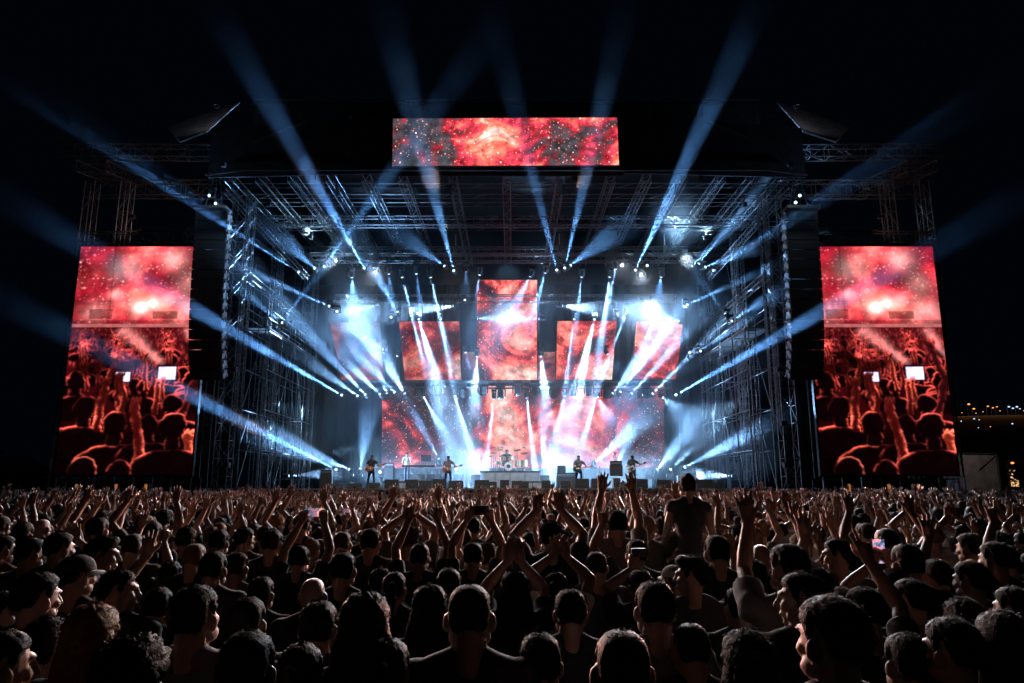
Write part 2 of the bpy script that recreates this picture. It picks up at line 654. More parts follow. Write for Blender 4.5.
for s in (-1, 1):
    sw = side_word(s)
    for nm, xa in (('outer', 23.4), ('inner', 21.4)):
        truss('screen_tower', f'tall lattice {nm} tower leg holding the {sw} side screen', (s * xa, 39.2, 0), (s * xa, 39.2, 19.1), .55, .55, .9, .032, M['steel'], group='lattice towers of the side screens', cat='tower')
    truss('outrigger_truss', f'upper front outrigger truss reaching out to the {sw} tower', (s * 15.7, 38.2, 20.4), (s * 24.9, 38.2, 20.5), .6, .7, 1.0, .034, M['steel'], group='outrigger trusses')
    truss('outrigger_truss', f'lower rear outrigger truss reaching out to the {sw} tower', (s * 15.7, 40.2, 19.1), (s * 23.8, 40.2, 19.1), .6, .9, 1.0, .034, M['steel'], group='outrigger trusses')
    truss('outrigger_truss', f'short tie truss running back at the head of the {sw} tower', (s * 22.4, 37.2, 19.2), (s * 22.6, 43.0, 20.4), 1.6, .6, .8, .034, M['steel'], group='outrigger trusses')
    truss('screen_header_truss', f'lattice truss along the top of the {sw} side screen', (s * 23.1, 38.15, 15.45), (s * 15.8, 38.15, 15.45), .5, .55, .85, .034, M['alu'], group='header trusses of the side screens')
    t = thing('guy_pole', f'slanting pale pole at the outer edge of the {sw} side screen', 'pole', (s * 23.1, 37.9, 0), 'poles beside the side screens')
    b = MB()
    b.tube((0, 0, .2), (0, .2, 15.4), .05)
    b.build('pole', M['steel'], t)
    t2 = thing('support_scaffold', f'dark steel scaffold under the {sw} side screen', 'scaffold', (s * 19.5, 38.2, 0), 'scaffold bases of the side screens')
    b = MB()
    for k in range(8):
        b.tube((-3.4 + k * .98, 0, 0), (-3.4 + k * .98, 0, 2.7), .045)
    b.build('upright', M['steel'], t2)
    b = MB()
    for z in (.9, 1.9, 2.6):
        b.tube((-3.5, 0, z), (3.5, 0, z), .035)
    for k in range(7):
        b.tube((-3.4 + k * .98, 0, .2), (-2.42 + k * .98, 0, 2.1), .025)
    b.build('bracing', M['steel'], t2)
    b = MB()
    b.box((0, 1.2, 1.35), (7, .1, 2.6))
    b.build('backcloth', M['cloth'], t2)
    for k, xo in enumerate((-2.2, -.2, 1.3)):
        t3 = thing('work_light', f'small amber work light under the {sw} side screen, {ordinal(k + 1)} from the left', 'lamp', (s * 19.5 + xo, 38.0, 2.15), 'amber work lights under the side screens')
        b = MB()
        b.box((0, .08, 0), (.3, .12, .5))
        b.build('housing', M['black'], t3)
        b = MB()
        b.box((0, 0, 0), (.14, .02, .4))
        b.build('lens', M['warmdim'], t3)

# ------------------------------------------------------------------ what the side screens show: a live shot of the same crowd
def screen_picture(w, h):
    yy, xx = np.mgrid[0:h, 0:w].astype(np.float64)
    u, v = xx / w, yy / h                              # v from the top

    def fbm(sx, sy, seed, octv=5):
        r2 = np.random.default_rng(seed)
        out = np.zeros((h, w))
        amp, tot = 1., 0.
        for o in range(octv):
            nx, ny = int(sx * 2 ** o) + 2, int(sy * 2 ** o) + 2
            gr = r2.random((ny + 1, nx + 1))
            fx, fy = u * (nx - 1), v * (ny - 1)
            ix, iy = fx.astype(int), fy.astype(int)
            tx, ty = fx - ix, fy - iy
            tx, ty = tx * tx * (3 - 2 * tx), ty * ty * (3 - 2 * ty)
            a = gr[iy, ix] * (1 - tx) + gr[iy, ix + 1] * tx
            c = gr[iy + 1, ix] * (1 - tx) + gr[iy + 1, ix + 1] * tx
            out += amp * (a * (1 - ty) + c * ty)
            tot += amp
            amp *= .55
        return out / tot

    img = np.zeros((h, w, 3))
    n = fbm(3, 6, 3, 6)
    n2 = fbm(5, 9, 8, 5)
    t = np.clip((n - .30) / .42, 0, 1) ** 1.15
    neb = np.stack([.20 + .80 * t, .012 + .26 * t ** 2.4, .03 + .20 * t ** 1.9], -1)
    neb *= (.45 + 1.0 * np.clip((n2 - .28) / .4, 0, 1))[..., None]
    for cx, cy_, rad, amp in ((.50, .28, .055, 1.5), (.60, .258, .05, .8), (.70, .24, .06, .4), (.35, .10, .12, .35), (.74, .06, .10, .5), (.30, .22, .05, .45), (.86, .17, .10, .3), (.16, .30, .09, .4), (.9, .30, .12, .45)):
        d = np.hypot((u - cx), (v - cy_) * 2.0) / rad
        neb += amp * np.exp(-d * d)[..., None] * np.array([1, .72, .64])
    r3 = np.random.default_rng(5)
    for k in range(420):
        cx, cy_ = r3.random(), r3.random() * .36
        rad = r3.choice([.003, .005, .008], p=[.65, .3, .05])
        x0, x1 = int(max(0, (cx - .03) * w)), int(min(w, (cx + .03) * w))
        y0, y1 = int(max(0, (cy_ - .02) * h)), int(min(h, (cy_ + .02) * h))
        d = np.hypot(u[y0:y1, x0:x1] - cx, (v[y0:y1, x0:x1] - cy_) * 2) / rad
        neb[y0:y1, x0:x1] += (.25 + .6 * r3.random()) * np.exp(-d * d)[..., None] * np.array([1, .6, .62])
    neb = 1.5 * np.clip(neb, 0, 3) ** 1.28
    neb *= (1 - .45 * np.exp(-((u - .27) / .006) ** 2))[..., None]        # seam
    img[:] = neb
    # stage silhouettes and pale edge
    for x0, x1, y0, y1, k in ((.12, .30, .285, .33, .35), (.60, .80, .295, .33, .35), (.04, .14, .255, .30, .7), (.17, .28, .245, .29, .7), (.0, 1., .335, .352, .55)):
        mk = (u > x0) & (u < x1) & (v > y0) & (v < y1)
        img[mk] *= k
    mk = (v > .352) & (v < .366)
    img[mk] = np.array([.62, .16, .15]) * (.6 + .8 * fbm(14, 3, 21)[..., None])[mk]
    # crowd: dark ground with red light raking through it, then people back to front
    low = v >= .366
    base = np.stack([.02 + .09 * n2, .002 + .006 * n2, .004 + .008 * n2], -1) * np.clip(1.25 - (v - .36) * 2.1, .06, 1.2)[..., None]
    img[low] = base[low]
    for k in range(900):                                # far hands and heads as flecks
        yv = .372 + .16 * r3.random() ** 1.2
        cx = r3.random()
        rad = .0035 + .022 * (yv - .36)
        ln = rad * r3.uniform(1, 4)
        x0, x1 = int(max(0, (cx - .04) * w)), int(min(w, (cx + .04) * w))
        y0, y1 = int(max(0, (yv - .03) * h)), int(min(h, (yv + .03) * h))
        uu, vv = u[y0:y1, x0:x1] - cx, (v[y0:y1, x0:x1] - yv) * 2
        d = np.hypot(uu / rad, vv / ln)
        f = np.exp(-d * d * 1.4)[..., None] * r3.uniform(.1, .6) * (1 if r3.random() < .6 else .3)
        img[y0:y1, x0:x1] = img[y0:y1, x0:x1] * (1 - f) + f * np.array([.62, .085, .085])

    def paint(sd, rimw, fill, rim, soft):
        """sd: signed distance in screen widths, negative inside"""
        a = np.clip(.5 - sd / soft, 0, 1)[..., None]
        gy, gx = np.gradient(sd)
        ln = np.hypot(gx, gy) + 1e-9
        upw = np.clip(.12 - .80 * gy / ln + .30 * np.abs(gx / ln), 0, 1)
        rimv = 2.3 * (np.exp(-(np.clip(-sd, 0, None) / rimw) ** 1.4) * upw * rmask)[..., None]
        img[:] = img * (1 - a) + a * (np.array(fill) + rimv * np.array(rim))

    wx, wy = fbm(9, 18, 41, 4) - .5, fbm(9, 18, 42, 4) - .5          # nothing in a crowd is a clean circle
    fx_, fy_ = fbm(40, 80, 43, 2) - .5, fbm(40, 80, 44, 2) - .5
    u = u + .060 * wx + .0035 * fx_
    v = v + .022 * wy + .0018 * fy_
    rmask = np.clip((fbm(7, 12, 45, 3) - .36) / .26, .05, 1.6)
    V2 = v * 2.045                                       # same unit as u

    def head(cx, cy_, r, rim=(1.1, .17, .14), sh=True):
        cy2 = cy_ * 2.045
        d1 = (np.hypot((u - cx) / .84, (V2 - cy2)) - r)
        d2 = np.maximum(np.abs(u - cx) - r * .50, np.abs(V2 - cy2 - r * 1.1) - r * .6)
        d3 = (np.hypot((u - cx) / 1.75, (V2 - cy2 - r * 3.0)) - r * 1.42) if sh else d1
        paint(np.minimum(np.minimum(d1, d2), d3), .0045 + r * .022, (.006, .001, .002), rim, .006)

    def arm(pts, r0, r1, rim=(.95, .17, .11), fill=(.045, .004, .004)):
        r0, r1 = r0 * .74, r1 * .74
        sd = np.full((h, w), 9.)
        n_ = len(pts) - 1
        for k in range(n_):
            (ax, ay), (bx, by) = pts[k], pts[k + 1]
            ay, by = ay * 2.045, by * 2.045
            ab = np.array([bx - ax, by - ay])
            tt = np.clip(((u - ax) * ab[0] + (V2 - ay) * ab[1]) / (ab @ ab), 0, 1)
            rr = r0 + (r1 - r0) * (k + tt) / n_
            sd = np.minimum(sd, np.hypot(u - ax - tt * ab[0], V2 - ay - tt * ab[1]) - rr)
        hx, hy = pts[-1][0], pts[-1][1] * 2.045
        sd = np.minimum(sd, np.hypot((u - hx), (V2 - hy + r1) / 1.5) - r1 * 1.18)
        for q in (-1, 0, 1):                             # fingers
            fx, fy = hx + q * r1 * .95, hy - r1 * 2.4
            sd = np.minimum(sd, np.hypot(u - fx, (V2 - fy) / 2.6) - r1 * .40)
        paint(sd, .004 + r1 * .18, fill, rim, .005)

    r4 = np.random.default_rng(11)
    for k in range(100):
        tt = k / 100
        cy_ = .40 + .22 * tt ** 1.2
        r = .013 + .046 * tt
        cx = r4.random()
        if r4.random() < .58:
            hx = cx + r4.uniform(-.05, .05)
            arm([(cx, cy_ + r), (hx, cy_ - r * r4.uniform(1.2, 2.6))], r * .42, r * .30, (.6, .08, .07), (.022, .002, .002))
        else:
            head(cx, cy_, r, (.45, .06, .05))
    # two light shafts over the far crowd
    for x0, y0, x1, y1, wd, k in ((.36, .36, .72, .53, .05, .55), (.86, .36, 1.04, .52, .035, .5)):
        ab = np.array([x1 - x0, (y1 - y0) * 2.045])
        tt = ((u - x0) * ab[0] + (V2 - y0 * 2.045) * ab[1]) / (ab @ ab)
        dd = np.abs((u - x0) * ab[1] - (V2 - y0 * 2.045) * ab[0]) / np.hypot(*ab)
        f = np.exp(-(dd / (wd * (1.25 - .8 * np.clip(tt, 0, 1)))) ** 2) * np.clip(tt * 8, 0, 1) * np.clip((1.02 - tt) * 8, 0, 1) * k
        img[:] += f[..., None] * np.array([.95, .38, .36])
    head(.08, .60, .085, (.7, .10, .07))
    head(.60, .625, .06, (.6, .09, .07))
    head(.93, .60, .07, (.55, .08, .06))
    arm([(.62, .64), (.585, .52), (.575, .50)], .026, .020)
    arm([(.86, .80), (.98, .60), (.90, .47)], .05, .042, (.5, .07, .06), (.03, .004, .005))
    arm([(.24, .74), (.31, .60), (.35, .52)], .036, .026)
    for cx, cy_, sx, sy in ((.425, .585, .052, .019), (.755, .568, .066, .027)):    # phones held up
        mk = (np.abs(xx / w - cx) < sx + .012) & (np.abs(yy / h - cy_) < sy + .008)
        img[mk] = (.02, .004, .006)
        mk = (np.abs(xx / w - cx) < sx) & (np.abs(yy / h - cy_) < sy)
        img[mk] = np.array([.62, .60, .85]) * (.75 + .5 * n2[..., None])[mk] + np.array([.1, .05, .1])
    arm([(.46, .75), (.38, .66), (.385, .60)], .036, .026)
    arm([(.70, .74), (.70, .64), (.695, .62)], .034, .026)
    arm([(.78, .72), (.74, .66), (.735, .61)], .034, .024)
    head(.16, .72, .10, (.8, .12, .08))
    head(.82, .70, .085, (.55, .08, .07))
    arm([(.26, .80), (.28, .69), (.30, .62)], .045, .032)
    arm([(.44, .80), (.45, .68), (.42, .60)], .042, .030)
    head(.40, .785, .115, (.85, .14, .09))
    head(.66, .79, .095, (.45, .07, .06))
    arm([(.60, 1.02), (.60, .88), (.545, .73)], .062, .048, (1.0, .20, .13), (.06, .005, .005))
    arm([(.985, .98), (.975, .90), (.95, .86)], .045, .04, (1.0, .2, .12), (.16, .02, .012))
    head(.835, .80, .12, (.75, .13, .10))
    head(.47, .985, .10, (.7, .11, .08))
    head(.20, .985, .125, (.95, .22, .15))
    img *= (.55 + .75 * fbm(10, 20, 51, 3))[..., None] * (.86 + .28 * r4.random((h, w)))[..., None]
    lo_ = (yy / h) > .37
    img[lo_] = (1.9 * np.clip(img, 0, 3) ** 1.2)[lo_]
    pd = np.pad(img, ((1, 1), (1, 1), (0, 0)), 'edge')
    img[:] = .4 * img + .15 * (pd[:-2, 1:-1] + pd[2:, 1:-1] + pd[1:-1, :-2] + pd[1:-1, 2:])
    u = xx / w
    v = yy / h
    img *= np.clip(1.06 - .25 * np.clip((v - .75) / .25, 0, 1), 0, 1.2)[..., None]
    # LED cabinet seams
    img *= (1 - .10 * (np.abs((u * 7) % 1 - .5) > .485) - .10 * (np.abs((v * 12) % 1 - .5) > .485))[..., None]
    return np.clip(img, 0, 2.2)


PW, PH = 170, 348
pic = screen_picture(PW, PH)
SW, SH = 6.9, 12.05
xs = np.linspace(-SW / 2, SW / 2, PW + 1)
zs = np.linspace(SH / 2, -SH / 2, PH + 1)
vx = np.stack([np.tile(xs, PH + 1), np.zeros((PW + 1) * (PH + 1)), np.repeat(zs, PW + 1)], -1)
ii, jj = np.meshgrid(np.arange(PW), np.arange(PH))
a0 = (jj * (PW + 1) + ii).ravel()
fc = np.stack([a0, a0 + PW + 1, a0 + PW + 2, a0 + 1], -1)
sme = bpy.data.meshes.new('screen_face')
sme.vertices.add(len(vx))
sme.vertices.foreach_set('co', vx.ravel())
sme.loops.add(fc.size)
sme.loops.foreach_set('vertex_index', fc.ravel())
sme.polygons.add(len(fc))
sme.polygons.foreach_set('loop_start', np.arange(0, fc.size, 4))
sme.polygons.foreach_set('loop_total', np.full(len(fc), 4))
sme.update()
ca = sme.color_attributes.new('picture', 'FLOAT_COLOR', 'CORNER')
cc = np.repeat(pic.reshape(-1, 3), 4, axis=0)
ca.data.foreach_set('color', np.concatenate([cc, np.ones((len(cc), 1))], 1).ravel().astype(np.float32))
sm = bpy.data.materials.new('led_live_picture')
sm.use_nodes = True
tt = sm.node_tree
tt.nodes.clear()
o_, e_, at_ = tt.nodes.new('ShaderNodeOutputMaterial'), tt.nodes.new('ShaderNodeEmission'), tt.nodes.new('ShaderNodeVertexColor')
at_.layer_name = 'picture'
tt.links.new(at_.outputs[0], e_.inputs[0])
e_.inputs[1].default_value = 1.0
tt.links.new(e_.outputs[0], o_.inputs[0])
sm.cycles.emission_sampling = 'NONE'
sme.materials.append(sm)
for s in (-1, 1):
    sw = side_word(s)
    t = thing('side_screen', f'tall LED screen in the {sw} tower showing red clouds over a live crowd shot', 'LED screen', (s * 19.4, 38, 8.85), 'side screens')
    link('screen_face', sme, t, (0, -.09, 0))
    b = MB()
    b.box((0, .06, 0), (SW + .16, .24, SH + .16))
    b.build('cabinet', M['black'], t)

for s in (-1, 1):
    for k, (x, y, z, tx, ty, tz, P) in enumerate(((16.4, 37.2, 17.6, 21.5, 39.5, 19.6, 170), (19.5, 37.0, 15.85, 22.4, 39.2, 18.2, 100), (15.2, 35.4, 22.0, 16.5, 38.0, 22.2, 40), (19.0, 35.4, 15.9, 12.0, 36.1, 20.2, 330))):
        d = Vector((s * (tx - x), ty - y, tz - z))
        ld = bpy.data.lights.new('added_lamp', 'SPOT')  # lamps added to lift outriggers, tower heads, weather wings and scrim
        ld.spot_size, ld.spot_blend, ld.energy, ld.color, ld.shadow_soft_size = R(105), .8, P, ((1, .62, .55), (1, .62, .55), (.8, .8, .95), (.35, .62, 1))[k], .08
        o = bpy.data.objects.new('added_lamp', ld)
        COL.objects.link(o)
        o.location = (s * x, y, z)
        o.rotation_euler = d.to_track_quat('-Z', 'Y').to_euler()
        t = thing('added_lamp', ['added small lamp brightening the outrigger on the %s', 'added small lamp on top of the %s side screen brightening the tower head', 'added small lamp on the %s roof corner brightening the weather wing', 'added bluish lamp by the %s side screen brightening the scrim'][k] % side_word(s), 'lamp', (s * x, y + .1, z - .2), 'added small lamps')
        b = MB()
        b.box((0, .1, -.02), (.22, .18, .16))
        b.build('housing', M['black'], t)
        b = MB()
        b.tube((0, .1, -.3), (0, .1, -.1), .03)
        b.build('clamp', M['black'], t)

# ------------------------------------------------------------------ LED screens over and behind the stage
def led(name, label, quad, m, depth=.25, group=None):
    """quad: four corners (tl, tr, br, bl) in world space"""
    quad = [Vector(p) for p in quad]
    c = sum(quad, Vector()) / 4
    n = (quad[1] - quad[0]).cross(quad[3] - quad[0]).normalized()
    if n.y > 0:
        n = -n
    t = thing(name, label, 'LED screen', c, group)
    b = MB()
    b.add([p - c for p in quad], [(0, 1, 2, 3)])
    b.build('screen_face', m, t)
    b = MB()
    b.prism([(p - c) * 1.012 - n * .03 for p in quad], -n * depth)
    b.build('cabinet', M['black'], t)
    return t


def quad(Y, tl, tr, br, bl):
    return [at(*tl, Y), at(*tr, Y), at(*br, Y), at(*bl, Y)]


led('header_screen', 'wide LED banner screen at the roof front with a red glittering nebula', quad(35.9, (393, 118.5), (617, 117.5), (619, 165), (392.5, 166)),
    led_mat('led_header', 1.0, .36, 1.3, dark=.42, bias=[(0, -.08), (.22, -.06), (.33, .05), (.43, .15), (.52, .11), (.63, .02), (.74, -.04), (.88, .05), (1, .0)], span=6.0, ramp=[(.38, (.05, .056, .07)), (.45, (.10, .05, .06)), (.49, (.36, .018, .03)), (.54, (.78, .05, .09)), (.60, (.98, .20, .12)), (.66, (.95, .70, .62))]))
led('centre_screen', 'tall LED screen above the drummer filled with orange clouds', quad(50, (477, 280), (537, 280), (537, 380), (477, 380)), led_mat('led_centre', 2.2, .26, 1.1, dark=.395), group='screens over the stage')
led('hanging_screen', 'hanging LED screen just left of the tall centre one', quad(50, (399, 321.5), (459, 321.5), (461, 380), (405, 380)), led_mat('led_hang_one', 3.1, .32, .6, dark=.42), group='screens over the stage')
led('hanging_screen', 'hanging LED screen just right of the tall centre one', quad(50, (557.5, 321), (616.5, 321), (612, 379.5), (556, 379.5)), led_mat('led_hang_two', 4.4, .3, 1.05, dark=.395), group='screens over the stage')
led('hanging_screen', 'outermost hanging LED screen dimmed by haze on the left', quad(50, (330, 322.5), (379, 322.5), (384, 380), (341, 380)), led_mat('led_hang_three', 5.9, .32, .28, dark=.42), group='screens over the stage')
led('hanging_screen', 'outermost hanging LED screen glowing orange on the right', quad(50, (636.5, 321), (683, 321), (676, 379), (632, 379)), led_mat('led_hang_four', 7.3, .3, .95, dark=.40), group='screens over the stage')
led('back_wall_screen', 'wide LED wall behind the band showing orange and crimson clouds', quad(54, (382, 386), (664, 386), (664, 468), (382, 468)), led_mat('led_back', 8.8, .20, 1.0, dark=.42, bias=[(0, -.09), (.12, -.06), (.3, -.02), (.42, .07), (.52, .03), (.66, .06), (.8, -.02), (1, -.07)], span=10.3))
led('gap_screen', 'narrow dim red LED strip left of the tall centre screen', quad(52.5, (462, 352), (476, 352), (476, 380), (462, 380)), led_mat('led_strip_one', 9.9, .4, .22), group='narrow LED strips')
led('gap_screen', 'narrow dim red LED strip right of the tall centre screen', quad(52.5, (538, 352), (555, 352), (555, 380), (538, 380)), led_mat('led_strip_two', 10.4, .4, .4), group='narrow LED strips')

# ------------------------------------------------------------------ line arrays
def line_array(s):
    sw = side_word(s)
    t = thing('line_array', f'huge black line array loudspeaker hanging beside the {sw} side screen', 'loudspeaker', (s * 15.2, 36, 16.15), 'line arrays')
    b = MB()
    b.box((0, .1, .12), (1.7, .9, .14))
    b.build('bumper_frame', M['dark_steel'], t)
    n, hh, wd, dp = 17, .515, 1.62, .62
    z, y, tilt = 0., 0., R(2)
    cab, wing, gr = None, None, None
    for k in range(n):
        tilt += R(.15) if k < 9 else R(1.1 + .35 * (k - 9))
        rot = Matrix.Rotation(tilt, 3, 'X')
        c = Vector((0, y, z)) + rot @ Vector((0, dp / 2, -hh / 2))
        if cab is None:
            bb = MB()
            bb.prism([(-wd / 2, -dp / 2, hh / 2 - .01), (wd / 2, -dp / 2, hh / 2 - .01), (wd / 2, dp / 2, hh / 2 - .05), (-wd / 2, dp / 2, hh / 2 - .05)], (0, 0, -hh + .06))
            cab = bb.mesh('cabinet', M['black'])
            bb = MB()
            bb.box((0, -dp / 2 - .012, 0), (wd - .04, .02, hh - .05))
            gr = bb.mesh('grille', M['grille'])
            bb = MB()                                 # splayed waveguide cheek that catches the stage light
            bb.prism([(-s * (wd / 2 + .006), -dp / 2 + .02, hh / 2 - .09), (-s * (wd / 2 + .006), dp / 2 - .05, hh / 2 - .10), (-s * (wd / 2 + .006), dp / 2 - .05, -hh / 2 + .15), (-s * (wd / 2 + .006), -dp / 2 + .02, -hh / 2 + .05)], (-s * .05, 0, 0))
            bb.box((-s * (wd / 2 + .09), -dp / 2 + .10, hh / 2 - .11), (.06, .12, .16))
            bb.box((-s * (wd / 2 + .09), .12, -hh / 2 + .14), (.06, .10, .12))
            wing = bb.mesh('rigging_plate', M['rig'])
        o = link('cabinet', cab, t, c, (tilt, 0, 0))
        link('grille', gr, o)
        link('rigging_plate', wing, o)
        e = rot @ Vector((0, 0, -hh))
        y += e.y
        z += e.z
    b = MB()
    for x in (-.5, .5):
        b.tube((x, .3, .18), (x * .3, .3, 2.0), .025)
    b.build('sling', M['steel'], t)


line_array(-1)
line_array(1)

# ------------------------------------------------------------------ main stage towers and wing scaffolds
def wing_scaffold(s):
    sw = side_word(s)
    t = thing('wing_scaffold', f'open steel scaffold with platform and ladders in the {sw} stage wing', 'scaffold', (s * 13.2, 40, DECK), 'wing scaffolds')
    ups = []
    for k, y in enumerate((.1, 2.5, 5.0, 7.5, 10.0)):
        for x in (0, s * 1.2):
            b = MB()
            b.tube((x, y, 0), (x, y, 8.9), .04)
            b.build('upright', M['steel'], t)
    b = MB()
    for z in (2, 4.2, 6.4, 8.6):
        b.tube((0, 0, z), (0, 10.2, z), .03)
        b.tube((s * 1.2, 0, z), (s * 1.2, 10.2, z), .03)
        for y in (.1, 2.5, 5.0, 7.5, 10):
            b.tube((0, y, z), (s * 1.2, y, z), .03)
    for z0, z1 in ((0, 4.2), (4.2, 8.6)):
        for k, y in enumerate((.1, 2.5, 5.0, 7.5)):
            a, c = (z0, z1) if k % 2 else (z1, z0)
            b.tube((0, y, a), (0, y + 2.45, c), .028)
            b.tube((s * 1.2, y, c), (s * 1.2, y + 2.45, a), .028)
    b.build('bracing', M['steel'], t)
    b = MB()
    b.box((s * .6, 5.05, 8.72), (1.3, 10.3, .07))
    b.build('platform', M['dark_steel'], t)
    b = MB()
    for x in (0, s * 1.2):
        for z in (9.3, 9.8):
            b.tube((x, 0, z), (x, 10.2, z), .025)
        for y in (.1, 2.5, 5, 7.5, 10):
            b.tube((x, y, 8.7), (x, y, 9.85), .025)
    b.build('guard_rail', M['steel'], t)
    for yl in (-.15, 10.3):
        b = MB()
        for x in (.1, .5):
            b.tube((s * x, yl, 0), (s * x, yl, 9.6), .03)
        for k in range(30):
            b.tube((s * .1, yl, .3 + k * .31), (s * .5, yl, .3 + k * .31), .018, 4)
        b.build('ladder', M['alu'], t)


for s in (-1, 1):
    sw = side_word(s)
    wing_scaffold(s)
    for k, (x, y, w_, nm) in enumerate(((14.75, 38.9, .75, 'front'), (14.9, 46.0, .6, 'middle'), (14.6, 52.5, .6, 'rear'))):
        truss('roof_tower', f'lattice {nm} roof tower standing in the {sw} wing', (s * x, y, 0.0), (s * x, y, RZ + .2), w_, w_, .9, .036, M['steel'], group='lattice towers carrying the roof', cat='tower')
    truss('drop_truss', f'slim vertical ladder truss hanging just inside the {sw} front tower', (s * 13.95, 38.3, 5.4), (s * 13.95, 38.3, 17.75), .34, .3, .5, .026, M['alu'], group='hanging ladder trusses')
    truss('drop_truss', f'slim vertical ladder truss hanging deeper in the {sw} wing', (s * 13.9, 43.5, 3.4), (s * 13.9, 43.5, 17.55), .34, .3, .5, .024, M['alu'], group='hanging ladder trusses')
    truss('drop_truss', f'slim vertical ladder truss hanging at the back of the {sw} wing', (s * 13.6, 50.5, 2.8), (s * 13.6, 50.5, 17.55), .34, .3, .5, .024, M['alu'], group='hanging ladder trusses')
    truss('wing_truss', f'sloping lattice brace under the roof edge of the {sw} wing', (s * 14.9, 37.0, 17.7), (s * 12.6, 44.6, 15.1), .3, .3, .6, .024, M['alu'], group='lattice braces in the wings')
    truss('wing_truss', f'level lattice beam tying the towers of the {sw} wing', (s * 14.4, 39.2, 13.7), (s * 14.4, 52.2, 13.7), .35, .35, .7, .024, M['steel'], group='lattice braces in the wings')
    t = thing('stay_wires', f'thin steel stay cables crossing in the {sw} wing', 'cable', (s * 14.2, 40, DECK), f'stay cables')
    t.name = 'stay_cable'
    for k in range(9):
        b = MB()
        y0, y1 = random.uniform(-.5, 11), random.uniform(-.5, 11)
        b.tube((random.uniform(-.5, .5), y0, random.uniform(0, 3)), (random.uniform(-.4, .4), y1, random.uniform(9, 15.2)), .018, 4)
        b.build('cable', M['steel'], t)
    # amber lit service ladder behind the array
    t = thing('service_ladder', f'service ladder rising behind the {sw} line array', 'ladder', (s * 16.6, 40.5, 0), 'service ladders')
    b = MB()
    for x in (0, .45):
        b.tube((x, 0, 0), (x, 0, 9.5), .035)
    b.build('stile', M['steel'], t)
    b = MB()
    for k in range(30):
        b.tube((0, 0, .3 + k * .31), (.45, 0, .3 + k * .31), .02, 4)
    b.build('rung', M['steel'], t)
    t = thing('wing_drape', f'black cloth drape hanging behind the {sw} line array', 'drape', (s * 16.9, 41.2, 0), 'wing drapes')
    b = MB()
    for k in range(24):
        x0, x1 = -1.9 + k * .16, -1.9 + (k + 1) * .16
        y0, y1 = .07 * math.sin(k * 1.4), .07 * math.sin((k + 1) * 1.4)
        b.add([(x0, y0, .3), (x1, y1, .3), (x1, y1, 17.2), (x0, y0, 17.2)], [(0, 1, 2, 3)])
    b.build('cloth', M['cloth'], t)

# ------------------------------------------------------------------ far right and far left
for (x, y, z), (tx, ty, tz), P, ang, colr, lab in (((12.9, 37.6, 17.0), (14.5, 36.2, 12.5), 420, 70, (.6, .8, 1.0), 'added small lamp under the %s roof corner brightening the line array'),
                                                   ((14.4, 35.1, 18.1), (15.2, 35.9, 11.5), 330, 60, (.6, .8, 1.0), 'added small lamp on the %s roof lip brightening the line array front'),
                                                   ((24.4, 40.2, 7.0), (26.3, 43.0, 2.6), 260, 80, (1, .75, .66), 'added small lamp outside the %s tower aimed at booth height')):
    for s in (-1, 1):
        d = Vector((s * (tx - x), ty - y, tz - z))
        ld = bpy.data.lights.new('added_lamp', 'SPOT')  # lamps added to brighten the line arrays and the booth
        ld.spot_size, ld.spot_blend, ld.energy, ld.color, ld.shadow_soft_size = R(ang), .8, P, colr, .08
        o = bpy.data.objects.new('added_lamp', ld)
        COL.objects.link(o)
        o.location = (s * x, y, z)
        o.rotation_euler = d.to_track_quat('-Z', 'Y').to_euler()
        t = thing('added_lamp', lab % side_word(s), 'lamp', Vector((s * x, y, z)) - d.normalized() * .16, 'added small lamps')
        b = MB()
        b.box((0, 0, 0), (.2, .2, .2))
        b.build('housing', M['black'], t)
        b = MB()
        b.tube((0, 0, .1), (0, 0, .4), .02)
        b.build('clamp', M['black'], t)
c = at(980, 466, 43)
t = thing('tarp_booth', 'grey tarpaulin booth standing right of the side screen', 'booth', (c.x, 43, 0))
w_ = 2.05
b = MB()
b.prism([(-w_ / 2, 0, .5), (w_ / 2, 0, .5), (w_ / 2 - .06, 0, 4.05), (-w_ / 2, 0, 4.1)], (0, 2, 0))
o = b.build('tarp_wall', M['tarp'], t)
b = MB()
for x in (-w_ / 2, w_ / 2):
    b.tube((x, -.04, 0), (x, -.04, 4.15), .04)
b.tube((-w_ / 2, -.04, 4.13), (w_ / 2, -.04, 4.1), .035)
b.tube((-.1, -.04, 3.2), (w_ / 2, -.04, 4.1), .02)
b.build('frame', M['steel'], t)
t = thing('site_fence', 'low pale site fence beside the grey tarpaulin booth', 'fence', (c.x + 1.2, 42, 0))
b = MB()
b.box((4, 0, 1.0), (8, .06, .75))
b.build('panel', M['tarp'], t)
b = MB()
for k in range(5):
    b.tube((k * 2, .06, 0), (k * 2, .06, 1.5), .03)
b.build('post', M['steel'], t)


def house(px0, px1, ytop, ybot, Y, label, mw, lit=True):
    p0, p1 = at(px0, ytop, Y), at(px1, ybot, Y)
    x0, x1, zt = p0.x, p1.x, p0.z
    t = thing('far_house', label, 'house', ((x0 + x1) / 2, Y, 0), 'houses beyond the field')
    w, h = x1 - x0, zt
    b = MB()
    b.box((0, 4, h * .42), (w, 8, h * .84))
    b.build('wall', mw, t)
    b = MB()
    b.prism([(-w * .53, 4 - 4.4, h * .84), (-w * .53, 8.4, h * .84), (-w * .53, 4, h)], (w * 1.06, 0, 0))
    b.build('roof', M['roof'], t)
    if lit:
        n = max(2, int(w / 3))
        for k in range(n):
            x = -w / 2 + w * (k + .5) / n
            b = MB()
            b.box((x, -.03, h * .45), (w / n * .55, .06, h * .34))
            b.build('window', M['window'], t)


